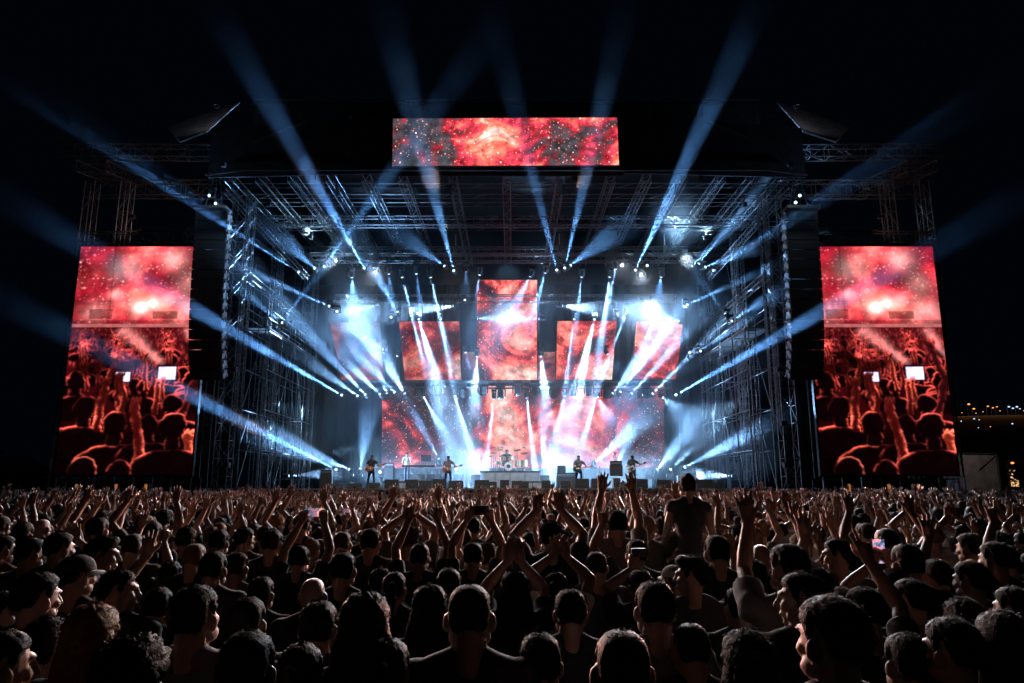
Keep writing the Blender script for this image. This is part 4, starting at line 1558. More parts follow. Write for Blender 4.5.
for k, (x, y, z, r) in enumerate(((-.95, -.05, 1.15, .23), (-.55, -.35, 1.32, .2), (.55, -.35, 1.30, .24), (1.0, -.05, 1.12, .26), (-1.1, .3, .95, .18))):
    b = MB()
    b.cone((x, y, 0), (x, y, z), .014, .012, 6, 0)
    for q in range(3):
        a = q * 2.1 + k
        b.tube((x, y, .25), (x + .2 * math.cos(a), y + .2 * math.sin(a), .01), .012, 5)
    o = b.build('cymbal_stand', M['chrome'], t)
    b = MB()
    n_ = (Vector((random.uniform(-.25, .25), -.35, 1))).normalized()
    u_ = n_.orthogonal().normalized()
    b.ring(Vector((x, y, z)), u_, n_.cross(u_), n_, [(r, 0), (r * .5, .018), (r * .2, .028), (r * .16, .05), (.01, .055)], 20)
    b.build('cymbal', M['brass'], t)
b = MB()
b.cone((-.25, .55, 0), (-.25, .55, .45), .03, .03, 8, 0)
b.cone((-.25, .55, .45), (-.25, .55, .53), .17, .17, 14, 1)
b.build('stool', M['black'], t)
for k, x in enumerate((-1.3, -.8, 1.35)):
    tt_ = thing('microphone_stand', f'thin boom microphone stand over the drum kit, {ordinal(k + 1)} from the left', 'microphone stand', dk + Vector((x, -.3, 0)), 'boom stands at the drums')
    b = MB()
    b.cone((0, 0, 0), (0, 0, 1.35), .016, .012, 6, 0)
    b.build('pole', M['dark_steel'], tt_)
    b = MB()
    b.tube((-.15, 0, 1.3), (.35 if x < 0 else -.35, 0, 1.5), .011, 5)
    b.build('boom', M['dark_steel'], tt_)
    b = MB()
    e = .35 if x < 0 else -.35
    b.cone((e, 0, 1.5), (e * 1.3, 0, 1.44), .02, .026, 8, 2)
    b.build('microphone', M['black'], tt_)

# keyboards
for px, Y, z, w, nm in ((414, 46.0, DECK + .42, 1.5, 'upper dark keyboard on a stand before the keyboard player'), (428, 46.1, DECK + .42, .8, 'small keyboard beside the desk monitor')):
    t = thing('keyboard', nm, 'keyboard', on_deck(px, Y, z), 'keyboards on the platform')
    b = MB()
    for s in (-1, 1):
        b.tube((-s * w * .3, -.1, 0), (s * w * .3, .1, .86), .02)
    b.build('stand', M['dark_steel'], t)
    b = MB()
    b.box((0, 0, .92), (w, .34, .10))
    b.build('case', M['black'], t)
    b = MB()
    b.box((0, .10, .975), (w * .9, .12, .02))
    b.build('keybed', M['keyw'], t)
t = thing('desk_monitor', 'black screen on a stand beside the keyboards', 'monitor', on_deck(425.5, 46.4, DECK + .42))
b = MB()
b.tube((0, 0, 0), (0, 0, 1.2), .025)
b.build('stand', M['dark_steel'], t)
b = MB()
b.box((0, 0, 1.42), (.62, .06, .40))
b.build('case', M['black'], t)
for k, (px, Y, h, dx) in enumerate(((341.8, 42.6, 1.5, 0), (443.5, 41.8, 1.55, .12), (575.5, 41.8, 1.55, .12), (629, 41.8, 1.55, .1), (600, 44, 1.2, 0))):
    t = thing('microphone_stand', ['straight microphone stand left of all the guitarists', 'microphone stand at the pale shirted bass player', 'microphone stand at the grey shirted guitarist', 'microphone stand at the guitarist with the white guitar', 'short microphone stand beside the low amplifier'][k], 'microphone stand', on_deck(px, Y))
    b = MB()
    b.cone((0, 0, 0), (0, 0, .03), .14, .13, 14, 0)
    b.build('foot', M['black'], t)
    b = MB()
    b.cone((0, 0, .03), (0, 0, h), .016, .012, 6, 0)
    b.build('pole', M['dark_steel'], t)
    b = MB()
    b.cone((dx, -.02, h), (dx * .5, .1, h + .05), .018, .026, 8, 2)
    b.build('microphone', M['black'], t)
# flight cases that carry the floor lamps
for k, (px, Y, z, w, h) in enumerate(((476, 47.0, DECK, .7, .86), (544.5, 47.0, DECK, .6, .80), (487, 49.8, DECK, .55, 1.15), (534, 49.8, DECK, .55, 1.12), (682.5, 46.6, DECK, .6, .75), (457.7, 49, DECK, .6, .9), (287, 44.8, DECK, .6, .55), (735, 45.2, DECK, .6, .55))):
    t = thing('flight_case', f'black flight case with metal edges on the stage, {ordinal(k + 1)} of eight', 'flight case', on_deck(px, Y, z), 'flight cases on stage')
    b = MB()
    b.box((0, 0, h / 2 + .03), (w, .55, h - .06))
    b.build('body', M['black'], t)
    b = MB()
    for sx in (-1, 1):
        for sy in (-1, 1):
            b.tube((sx * w / 2, sy * .275, .04), (sx * w / 2, sy * .275, h), .018, 5)
        b.tube((sx * w / 2, -.275, h), (sx * w / 2, .275, h), .018, 5)
    for sy in (-1, 1):
        b.tube((-w / 2, sy * .275, h), (w / 2, sy * .275, h), .018, 5)
    b.build('metal_edge', M['alu'], t)
# scaffold frames with lamps at the wings (tall bright bars)
for s in (-1, 1):
    px = 283 if s < 0 else 738
    t = thing('lamp_frame', f'steel ladder frame carrying lamps in the {side_word(s)} wing at floor level', 'frame', on_deck(px, 44.2), 'lamp frames in the wings')
    b = MB()
    for x in (-.45, .45):
        b.tube((x, 0, 0), (x, 0, 2.3), .03)
    for z in (.5, 1.1, 1.7, 2.3):
        b.tube((-.45, 0, z), (.45, 0, z), .025)
    b.build('frame', M['alu'], t)
# ------------------------------------------------------------------ people
SKINS = [mat('skin_light', (.33, .20, .145), .5, var=.12, scale=14), mat('skin_tan', (.27, .155, .11), .5, var=.12, scale=14), mat('skin_dark', (.16, .088, .06), .48, var=.12, scale=14)]
EYE = mat('eye', (.05, .035, .03), .15)
LIP = mat('lips', (.36, .13, .11), .45)
JEAN = mat('denim', (.035, .045, .075), .85)
SHOE = mat('shoe', (.03, .03, .03), .6)
HAIRS = [mat('hair_black', (.006, .005, .005), .42, scale=40), mat('hair_brown', (.030, .015, .009), .42, scale=40), mat('hair_fair', (.17, .095, .045), .42, scale=40), mat('hair_grey', (.20, .19, .18), .45, scale=40)]
HAIRW = ['black', 'brown', 'fair', 'grey']
SHIRTS = [mat('shirt_black', (.014, .014, .016), .9, scale=9), mat('shirt_navy', (.018, .022, .045), .9, scale=9), mat('shirt_charcoal', (.045, .045, .05), .9, scale=9), mat('shirt_grey', (.15, .15, .16), .9, scale=9),
          mat('shirt_white', (.48, .47, .46), .9, scale=9), mat('shirt_maroon', (.08, .016, .02), .9, scale=9), mat('shirt_olive', (.045, .05, .028), .9, scale=9)]
SHIRTW = ['black', 'navy', 'charcoal', 'grey', 'white', 'maroon', 'olive']
for m in HAIRS:                                          # strands: fine relief drawn out along the fall of the hair
    t = m.node_tree
    b_ = t.nodes['Principled BSDF']
    b_.inputs['Roughness'].default_value = .62
    b_.inputs['Specular IOR Level'].default_value = .14
    mp_, nz_, bp_, tc_ = t.nodes.new('ShaderNodeMapping'), t.nodes.new('ShaderNodeTexNoise'), t.nodes.new('ShaderNodeBump'), t.nodes.new('ShaderNodeTexCoord')
    mp_.inputs['Scale'].default_value = (170, 170, 26)
    nz_.inputs['Scale'].default_value = 1
    nz_.inputs['Detail'].default_value = 3
    bp_.inputs['Strength'].default_value = .5
    bp_.inputs['Distance'].default_value = .006
    t.links.new(tc_.outputs['Object'], mp_.inputs[0])
    t.links.new(mp_.outputs[0], nz_.inputs['Vector'])
    t.links.new(nz_.outputs[0], bp_.inputs['Height'])
    t.links.new(bp_.outputs[0], b_.inputs['Normal'])
V = Vector
HEADC = V((0, .012, 1.632))


def ik(S, Wr, pole, l1, l2):
    d = Wr - S
    D = min(max(d.length, .12), (l1 + l2) * .997)
    n = d.normalized()
    Wr = S + n * D
    a = (l1 * l1 - l2 * l2 + D * D) / (2 * D)
    h = math.sqrt(max(0, l1 * l1 - a * a))
    p = pole - n * pole.dot(n)
    p = p.normalized() if p.length > 1e-5 else n.orthogonal().normalized()
    return S + n * a + p * h, Wr


def hand(mb, Wr, u, thumb, palm, style, seg, mi=0):
    """palm, four fingers of unequal length and a thumb leaving the side of the palm"""
    u = u.normalized()
    th = (thumb - u * thumb.dot(u)).normalized()
    pn = u.cross(th).normalized()
    if pn.dot(palm) < 0:
        pn = -pn
    K = []
    for i in range(4):                                   # index .. little
        off = (1.5 - i) * .0215
        k = Wr + u * (.088 - .006 * abs(i - 1.2)) + th * off
        mb.cone(Wr + th * off * .62, k, .0165, .0125, seg, 1, mi)
        K.append((k, off))
    mb.cone(Wr + u * .03, Wr + u * .075, .024, .026, seg, 1, mi)
    Ls = [.074, .084, .078, .060]
    for i, (k, off) in enumerate(K):
        spread = {'open': .15, 'relax': .05, 'grip': .0, 'horns': .10, 'peace': .16, 'fist': 0.}[style] * (1.5 - i)
        d = (u + th * spread).normalized()
        curl = {'open': (.10, .16), 'relax': (.35, .6), 'grip': (.8, 1.3), 'horns': (.05, .1) if i in (0, 3) else (1.5, 1.5), 'peace': (.04, .08) if i in (0, 1) else (1.5, 1.5), 'fist': (1.5, 1.5)}[style]
        c1 = curl[0] + .06 * i
        d1 = (d * math.cos(c1) + pn * math.sin(c1)).normalized()
        c2 = c1 + curl[1]
        d2 = (d * math.cos(c2) + pn * math.sin(c2)).normalized()
        m_ = k + d1 * Ls[i] * .52
        mb.cone(k, m_, .0115, .0100, seg, 1, mi)
        mb.cone(m_, m_ + d2 * Ls[i] * .46, .0100, .0084, seg, 1, mi)
    b0 = Wr + u * .026 + th * .022
    close = style in ('grip', 'fist', 'horns', 'peace')
    d1 = (u * .62 + th * (.45 if close else .85) + pn * (.55 if close else .18)).normalized()
    d2 = (u * .9 + th * (-.1 if close else .42) + pn * (.5 if close else .12)).normalized()
    b1 = b0 + d1 * .048
    mb.cone(b0, b1, .0165, .0125, seg, 1, mi)
    mb.cone(b1, b1 + d2 * .040, .0120, .0095, seg, 1, mi)


def skeleton(pose):
    """joints of a figure 1.745 m tall that faces +y; pose gives the wrists (relative to the chest centre line), head turn and legs"""
    w = pose.get('w', 1.)
    J = {}
    lean = pose.get('lean', 0.)
    sh = {s: V((s * .185 * w, lean * .4, 1.425 + (.035 if pose.get('up' + ('L' if s < 0 else 'R')) else 0))) for s in (-1, 1)}
    for s, key in ((-1, 'L'), (1, 'R')):
        a = pose.get(key)
        if a is None:
            wr, pole, hd, style, palm = V((s * .27 * w, .08, .93)), V((s * .3, -1, 0)), V((s * .05, .25, -1)), 'relax', V((-s, 0, 0))
        else:
            wr, pole, hd, style, palm = V(a['w']), V(a.get('pole', (s * 1, -.3, -.3))), V(a.get('h', (0, 0, 1))), a.get('style', 'open'), V(a.get('palm', (0, 1, 0)))
        E, wr = ik(sh[s], wr, pole, .29, .262)
        J[key] = (sh[s], E, wr, hd, style, palm)
    return J


def figure(mb, pose, part, seg=12, lod=0):
    """adds the closed pieces of the body or of the shirt; they are fused into one skin afterwards"""
    w = pose.get('w', 1.)
    J = skeleton(pose)
    yaw, pitch = pose.get('yaw', 0.), pose.get('pitch', 0.)
    RH = Matrix.Rotation(yaw, 3, 'Z') @ Matrix.Rotation(pitch, 3, 'X')
    e = .016 if part == 'shirt' else 0.
    rg = 6 if lod == 0 else 4
    ell = lambda c, r, rot=None: mb.ell(c, [q + e for q in r], rot, seg, rg)
    ell((0, -.005, 1.29), (.168 * w, .108, .19))
    ell((0, .02, 1.25), (.14 * w, .105, .13))
    ell((0, -.03, 1.36), (.155 * w, .085, .11))
    mb.cone((0, 0, 1.25), (0, 0, 1.02), .135 * w + e, .128 * w + e, seg, 2)
    ell((0, -.005, 1.06), (.140 * w, .098, .14))
    if not pose.get('sit'):
        mb.cone((0, 0, 1.06), (0, 0, .90 if part == 'shirt' else .95), .128 * w + e, .150 * w + e * 1.6, seg, 2, flat1=part == 'shirt')
    for s, key in ((-1, 'L'), (1, 'R')):
        S, E, Wr, hd, style, palm = J[key]
        mb.cone((s * .035, -.022, 1.495), (s * .15 * w, -.012, 1.435), .046 + e * .7, .054 + e, seg, 2)
        ell((s * .10 * w, -.05, 1.34), (.075 * w, .06, .11))
        ell(S, (.064, .062, .066))
        if part == 'body':
            mb.cone(S, S.lerp(E, .45), .054, .049, seg, 2)
            mb.cone(S.lerp(E, .4), E, .049, .038, seg, 2)
            mb.cone(E, E.lerp(Wr, .35), .040, .043, seg, 2)
            mb.cone(E.lerp(Wr, .3), Wr, .043, .0265, seg, 2)
            th = V((-s, 0, 0)) if abs(V(hd).normalized().z) > .3 and V(hd).z > 0 else V((0, 1, .2))
            if pose.get('thumb'):
                th = V(pose['thumb'])
            if lod < 2:
                hand(mb, Wr, V(hd), th, palm, style, 7 if lod == 0 else 5)
            else:
                u = V(hd).normalized()
                mb.ell(Wr + u * .055, (.04, .018, .05), None, 5, 4)
                t_ = th - u * th.dot(u)
                t_.normalize()
                for q in (-1, 0, 1):
                    mb.cone(Wr + u * .08 + t_ * q * .024, Wr + u * (.17 if q == 0 else .155) + t_ * q * .045, .013, .008, 4, 0)
        else:
            k = pose.get('sleeve', .55)
            mb.cone(S, S.lerp(E, k), .064 + e * .6, .058 + e, seg, 2, flat1=True)
            if k >= 1:
                mb.cone(E, E.lerp(Wr, .9), .058, .042, seg, 2, flat1=True)
    if part == 'shirt':
        return
    # neck and head
    mb.cone((0, -.022, 1.43), (0, -.012, 1.60), .071 * (.88 if w < 1 else 1), .060 * (.88 if w < 1 else 1), seg, 2)
    mb.cone((0, -.035, 1.46), (0, -.052, 1.60), .056 * (.86 if w < 1 else 1), .046 * (.86 if w < 1 else 1), seg, 2)
    H = lambda x, y, z: HEADC + RH @ V((x, y, z))
    mb.ell(H(0, -.014, .020), (.073, .092, .092), RH, seg + 4, rg + 3, 0, 2.4)
    mb.ell(H(0, .030, -.035), (.058, .060, .078), RH, seg, rg)
    if lod < 2:
        mb.ell(H(0, .058, -.092), (.030, .024, .022), RH, seg, rg)
        mb.cone(H(0, .090, .020), H(0, .108, -.022), .0085, .0135, 8, 2)
        mb.ell(H(0, .072, .034), (.052, .026, .013), RH, seg, rg)
        mb.ell(H(0, .086, -.056), (.024, .011, .010), RH, seg, rg)
        for s in (-1, 1):
            mb.ell(H(s * .036, .058, -.018), (.028, .026, .026), RH, seg, rg)
            mb.ell(H(s * .062, .018, -.06), (.014, .04, .03), RH, seg, rg)
            mb.ell(H(s * .083, -.012, -.010), (.011, .022, .034), RH @ Matrix.Rotation(s * R(-28), 3, 'Z'), 8, 6)
    else:
        for s in (-1, 1):
            mb.ell(H(s * .078, -.008, -.006), (.010, .02, .03), RH, 4, 3)
    # legs
    for s in (-1, 1):
        hp = V((s * .092, 0, .93))
        if pose.get('sit'):
            kn = hp + V((s * .06, .40, -.06))
            an = kn + V((-s * .02, .05, -.42))
        else:
            kn, an = V((s * (.10 + pose.get('stance', 0)), .015, .50)), V((s * (.105 + pose.get('stance', 0) * 1.6), -.015, .09))
        mb.cone(hp, kn, .088, .058, seg, 2)
        mb.cone(kn, kn.lerp(an, .35), .056, .058, seg, 2)
        mb.cone(kn.lerp(an, .3), an, .058, .040, seg, 2)
        mb.cone(an + V((0, -.03, -.045)), an + V((s * .02, .15, -.052)), .040, .034, seg, 2)
    ell((0, -.01, .96), (.150 * w, .112, .11))


def fuse(mb, voxel, smooth=4, fold=0., seed=0.):
    me = bpy.data.meshes.new('tmp')
    me.from_pydata(mb.v, [], mb.f)
    bm = bmesh.new()
    bm.from_mesh(me)
    bmesh.ops.recalc_face_normals(bm, faces=bm.faces)
    bm.to_mesh(me)
    bm.free()
    o = bpy.data.objects.new('tmp', me)
    COL.objects.link(o)
    r_ = o.modifiers.new('r', 'REMESH')
    r_.mode = 'VOXEL'
    r_.voxel_size = voxel
    s_ = o.modifiers.new('s', 'SMOOTH')
    s_.factor = .5
    s_.iterations = smooth
    dg = bpy.context.evaluated_depsgraph_get()
    out = bpy.data.meshes.new_from_object(o.evaluated_get(dg))
    bpy.data.objects.remove(o)
    bpy.data.meshes.remove(me)
    if fold:
        n = len(out.vertices)
        co = np.empty(n * 3)
        out.vertices.foreach_get('co', co)
        no = np.empty(n * 3)
        out.vertices.foreach_get('normal', no)
        co, no = co.reshape(-1, 3), no.reshape(-1, 3)
        x, y, z = co.T
        f = np.sin(11 * z + 9 * x + 3 * np.sin(14 * x + seed) + seed) * .5 + np.sin(23 * z - 17 * x + 4 * np.sin(9 * z + 8 * y) + 2 * seed) * .35 + np.sin(41 * x + 13 * z + 3 * seed + 9 * y) * .25
        co += no * (f * fold)[:, None]
        out.vertices.foreach_set('co', co.ravel())
    out.polygons.foreach_set('use_smooth', [True] * len(out.polygons))
    out.update()
    return out


def body_mesh(pose, voxel):
    mb = MB()
    figure(mb, pose, 'body')
    me = fuse(mb, voxel, 3)
    me.name = 'person'
    for m in (SKINS[0], JEAN, SHOE, EYE, LIP):
        me.materials.append(m)
    n = len(me.polygons)
    c = np.empty(n * 3)
    me.polygons.foreach_get('center', c)
    c = c.reshape(-1, 3)
    mi = np.zeros(n, int)
    if pose.get('sit'):
        lo = (c[:, 2] < 1.0) & ((c[:, 1] > .1) | (np.abs(c[:, 0]) < .2))
    else:
        lo = (c[:, 2] < .97) & ((np.abs(c[:, 0]) < .19) | (c[:, 2] < .6))
    hd_ = np.zeros(n, bool)
    for key in ('L', 'R'):
        wr = np.array(skeleton(pose)[key][2])
        hd_ |= np.linalg.norm(c - wr, axis=1) < .24
    lo &= ~hd_
    mi[lo] = 1
    foot = c[:, 2].min() + .11
    mi[(c[:, 2] < foot) & lo] = 2
    RH = np.array(Matrix.Rotation(pose.get('yaw', 0.), 3, 'Z') @ Matrix.Rotation(pose.get('pitch', 0.), 3, 'X'))
    loc = (c - np.array(HEADC)) @ RH
    for s in (-1, 1):
        mi[np.linalg.norm((loc - np.array((s * .030, .083, .012))) / np.array((.013, .03, .007)), axis=1) < 1] = 3
    mi[np.linalg.norm((loc - np.array((0, .094, -.056))) / np.array((.024, .02, .009)), axis=1) < 1] = 4
    me.polygons.foreach_set('material_index', mi.astype(np.int32))
    return me


def shirt_mesh(pose, voxel, seed):
    mb = MB()
    figure(mb, pose, 'shirt')
    me = fuse(mb, voxel, 3, .0075, seed)
    me.name = 'shirt'
    me.materials.append(SHIRTS[0])
    return me


def ss(a, b, x):
    t = min(1, max(0, (x - a) / (b - a)))
    return t * t * (3 - 2 * t)


def hair_mesh(kind, seed):
    """hair in head space: a scalp shell that sinks into the skull outside the hairline, loose ends, and a fall of hair for long kinds"""
    rr = random.Random(seed)
    mb = MB()
    nu, nv = 56, 34
    vs = []
    thick = dict(short=.013, crop=.005, quiff=.018, long=.022, tail=.015, curly=.025, bun=.016)[kind]
    C, rad = V((0, -.014, .020)), V((.0742, .0935, .0935))

    def cover(n):
        x, y, z = n
        front = ss(.30, .48, z) if y > 0 else 1
        back_lim = -.62 if kind not in ('long', 'curly') else -.95
        lim = .42 * ss(.20, .72, y) - .22 * ss(.02, .14, y) * (1 - ss(.22, .42, y)) + back_lim * ss(-.05, -.55, y) + .10 * (1 - abs(y)) * (1 if y > -.3 else .3)
        if kind not in ('long', 'curly'):
            lim += .30 * ss(.66, .86, abs(x)) * ss(-.62, -.30, y) * (1 - ss(.02, .12, y))          # cut clear of the ears
        return ss(lim - .10, lim + .22, z) * (front if y > .55 else 1)

    pts = []
    for j in range(nv + 1):
        t = math.pi * j / nv
        for i in range(nu):
            p = 2 * math.pi * i / nu
            n = V((math.sin(t) * math.cos(p), math.sin(t) * math.sin(p), math.cos(t)))
            cv = cover(n)
            tk = thick * (.75 + .5 * n.z) + .006 * mnoise.noise(n * 7 + V((seed, 0, 0))) * (thick / .016) + (.0026 * mnoise.noise(n * 16 + V((0, seed, 0))) + .0018 * mnoise.noise(V((n.x * 45, n.y * 45, n.z * 9)))) * min(1.6, thick / .014)
            if kind == 'quiff' and n.y > .2 and n.z > .4:
                tk += .030 * ss(.2, .8, n.y) * ss(.4, .8, n.z)
            if kind == 'curly':
                tk += .016 * mnoise.noise(n * 9 + V((seed, seed, 0)))
            sc = -.10 * (1 - cv)
            sc = (1 + sc) * superr(n, 2.4)
            q = V((n.x * rad.x * sc, n.y * rad.y * sc, n.z * rad.z * sc)) + n * tk * cv
            vs.append(C + q)
            if cv > .6:
                pts.append((C + q, n))
    fs = []
    for j in range(nv):
        for i in range(nu):
            i2 = (i + 1) % nu
            fs.append((j * nu + i, (j + 1) * nu + i, (j + 1) * nu + i2, j * nu + i2))
    mb.add(vs, fs)
    fall = []
    if kind == 'long':
        L = rr.uniform(.26, .36)
        ring_n, lv = 28, 12
        base = mb.n
        vv = []
        for k in range(lv + 1):
            t = k / lv
            z = .05 - L * t
            ax, ay = .090 + .030 * ss(0, .5, t) - .03 * ss(.7, 1, t), .100 + .012 * t - .03 * ss(.7, 1, t)
            for i in range(ring_n):
                a = math.pi * (1.0 + (i / (ring_n - 1))) if i < ring_n else 0
                # half ring round the back, closed along the inside
                ca, sa = math.cos(a), math.sin(a)
                w_ = 1 + .05 * mnoise.noise(V((ca * 3, t * 2, seed))) + .03 * mnoise.noise(V((ca * 14, t * 1.2, seed)))
                vv.append(V((ax * ca * w_, -.015 + ay * sa * w_ - .02 * t, z + .02 * mnoise.noise(V((ca * 6, 5, seed))) * t)))
        ff = []
        for k in range(lv):
            for i in range(ring_n):
                i2 = (i + 1) % ring_n
                ff.append((k * ring_n + i, (k + 1) * ring_n + i, (k + 1) * ring_n + i2, k * ring_n + i2))
        ff.append(tuple(range(ring_n)))
        ff.append(tuple(lv * ring_n + i for i in range(ring_n - 1, -1, -1)))
        mb.add(vv, ff)
        fall = vv
    if kind == 'tail':
        P = [V((0, -.10, .06)), V((0, -.145, .045)), V((.005, -.165, -.05)), V((-.008, -.155, -.15)), V((0, -.15, -.24))]
        for k in range(4):
            mb.cone(P[k], P[k + 1], [.022, .034, .032, .024][k], [.034, .032, .024, .008][k], 10, 2)
        fall = P
    if kind == 'bun':
        mb.ell((0, -.075, .115), (.042, .042, .038), None, 12, 8)
    # loose strands that catch the light
    vs, fs = [], []
    nst = dict(short=2600, crop=1800, quiff=2600, long=2200, tail=1800, curly=3000, bun=1800)[kind]
    for k in range(nst):
        p, n = rr.choice(pts)
        d = (n * rr.uniform(.2, 1.0) + V((rr.gauss(0, .4), rr.gauss(0, .4) - .3, rr.gauss(0, .4) - .25))).normalized()
        L = rr.uniform(.008, .022) * (1.5 if kind in ('curly', 'long', 'quiff') else 1) * (.5 if kind == 'crop' else 1)
        sd = d.orthogonal().normalized() * .0009
        q = p - n * .002 + V((rr.gauss(0, .004), rr.gauss(0, .004), rr.gauss(0, .004)))
        a = mb.n + len(vs)
        vs += [q - sd, q + sd, q + d * L + V((0, 0, -L * .25))]
        fs.append((a - mb.n, a - mb.n + 1, a - mb.n + 2))
    if kind == 'long':
        for k in range(900):
            p = rr.choice(fall)
            L = rr.uniform(.03, .08)
            sd = V((rr.gauss(0, 1), rr.gauss(0, 1), 0)).normalized() * .0008
            q = p + V((rr.gauss(0, .006), -abs(rr.gauss(0, .006)), 0))
            a = len(vs)
            vs += [q - sd, q + sd, q + V((rr.gauss(0, .012), rr.gauss(0, .012), -L))]
            fs.append((a, a + 1, a + 2))
    mb.add(vs, fs)
    me = mb.mesh('hair', HAIRS[0], True)
    return me


def cap_mesh():
    mb = MB()
    C = V((0, -.014, .045))
    nu, nv = 32, 10
    vs, fs = [], []
    for j in range(nv + 1):
        t = math.pi * .5 * j / nv
        for i in range(nu):
            p = 2 * math.pi * i / nu
            vs.append(C + V((.090 * math.sin(t) * math.cos(p), .108 * math.sin(t) * math.sin(p), .088 * math.cos(t))))
    for i in range(nu):
        p = 2 * math.pi * i / nu
        vs.append(C + V((.070 * math.cos(p), .085 * math.sin(p), -.005)))
    for j in range(nv + 1):
        for i in range(nu):
            i2 = (i + 1) % nu
            fs.append((j * nu + i, (j + 1) * nu + i, (j + 1) * nu + i2, j * nu + i2))
    mb.add(vs, fs)
    vs, fs = [], []
    for lay in (0, 1):
        for i in range(13):
            p = math.pi * (i / 12)
            for r_ in (1.0, 1.85):
                vs.append(C + V((.088 * math.cos(p) * (1 if r_ == 1 else 1.02), .100 * math.sin(p) * r_ ** .9, -.004 - (.012 if r_ > 1 else 0) - .012 * abs(math.cos(p)) * (r_ > 1) - lay * .005)))
    for lay in (0, 1):
        for i in range(12):
            a = lay * 26 + i * 2
            fs.append((a, a + 1, a + 3, a + 2))
    for i in range(12):
        fs.append((i * 2 + 1, i * 2 + 3, 26 + i * 2 + 3, 26 + i * 2 + 1))
    mb.add(vs, fs)
    mb.ell(C + V((0, 0, .088)), (.008, .008, .005), None, 8, 5)
    return mb.mesh('cap', SHIRTS[0], True)


UPL = dict(w=(-.27, .10, 1.90), pole=(-1, -.2, .2))
UPR = dict(w=(.27, .10, 1.90), pole=(1, -.2, .2))
POSES = {
    'still': dict(),
    'still_turned_right': dict(yaw=R(-27)),
    'still_turned_left': dict(yaw=R(25)),
    'profile_right': dict(yaw=R(-66)),
    'profile_left': dict(yaw=R(62)),
    'leaning': dict(yaw=R(14), pitch=R(-6), lean=.05),
    'looking_up': dict(pitch=R(8), yaw=R(-10)),
    'both_up': dict(L=dict(UPL), R=dict(UPR), upL=1, upR=1, pitch=R(6)),
    'wide_up': dict(L=dict(w=(-.42, .12, 1.80), h=(-.2, .1, 1), pole=(-1, -.4, -.5)), R=dict(w=(.38, .16, 1.84), h=(.15, .1, 1), pole=(1, -.4, -.5)), upL=1, upR=1),
    'right_up': dict(R=dict(w=(.30, .14, 1.92), pole=(1, -.3, 0), h=(.05, .05, 1)), upR=1),
    'left_up': dict(L=dict(w=(-.25, .16, 1.94), pole=(-1, -.3, 0), h=(.08, 0, 1)), upL=1),
    'right_fist': dict(R=dict(w=(.26, .20, 1.86), pole=(1, -.3, -.4), style='fist'), upR=1, yaw=R(12)),
    'left_horns': dict(L=dict(w=(-.24, .22, 1.88), pole=(-1, -.3, -.3), style='horns'), upL=1),
    'clap': dict(L=dict(w=(-.05, .22, 1.86), pole=(-1, -.1, .0), h=(.18, .05, 1), palm=(1, 0, 0)), R=dict(w=(.05, .22, 1.86), pole=(1, -.1, .0), h=(-.18, .05, 1), palm=(-1, 0, 0)), upL=1, upR=1),
    'filming': dict(L=dict(w=(-.13, .30, 1.78), pole=(-1, -.1, -.6), h=(.25, .1, 1), style='grip'), R=dict(w=(.13, .30, 1.78), pole=(1, -.1, -.6), h=(-.25, .1, 1), style='grip'), upL=1, upR=1),
}
ARMW = {'still': 'arms down', 'still_turned_right': 'face turned right', 'still_turned_left': 'face turned left', 'looking_up': 'chin raised', 'leaning': 'head bowed', 'profile_left': 'profile left', 'profile_right': 'profile right', 'both_up': 'both arms up', 'wide_up': 'arms spread high',
        'right_up': 'right arm up', 'left_up': 'left arm up', 'right_fist': 'right fist up', 'left_horns': 'left hand horned', 'clap': 'clapping overhead', 'filming': 'phone held up'}
CACHE = {}


def variant(pose_key, female, pose=None):
    k = (pose_key, female)
    if k not in CACHE:
        p = dict(pose if pose is not None else POSES[pose_key])
        if female:
            p['w'] = .88
        arms = p.get('L') or p.get('R')
        CACHE[k] = (body_mesh(p, .0062 if arms else .0075), shirt_mesh(p, .011, len(CACHE) * 1.7), p)
    return CACHE[k]


HAIRK = ['short', 'short', 'crop', 'quiff', 'curly', 'long', 'tail', 'bun']
HAIRM = {}


def hair_for(kind, seed):
    k = (kind, seed % 2)
    if k not in HAIRM:
        HAIRM[k] = hair_mesh(kind, 3.3 + 7.1 * (seed % 2) + len(HAIRM))
    return HAIRM[k]


CAPM = cap_mesh()
PEOPLE = []


def setmat(o, m, slot=0):
    o.material_slots[slot].link = 'OBJECT'
    o.material_slots[slot].material = m


def person(loc, scale, pose_key, hair, hc, sc_, skin, label, group, rz=0., female=False, pose=None, cap=None, extra=None):
    bm_, sh_, p = variant(pose_key, female, pose)
    o = link('person', bm_, None, loc, (0, 0, rz))
    o.scale = (scale,) * 3
    setmat(o, SKINS[skin])
    tag(o, label, 'person', group)
    s = link('shirt', sh_, o)
    setmat(s, SHIRTS[sc_])
    rot = (p.get('pitch', 0.), 0, p.get('yaw', 0.))
    if hair:
        h = link('hair', hair_for(hair, int(abs(loc[0]) * 97)), o, HEADC, rot)
        setmat(h, HAIRS[hc])
    if cap is not None:
        c_ = link('cap', CAPM, o, HEADC, rot)
        setmat(c_, SHIRTS[cap])
    PEOPLE.append(o)
    return o


# --- the people one can single out: head centre pixel x, head top pixel y, head width in pixels, pose, hair, hair colour, shirt, skin, turn, label
PH_ = []


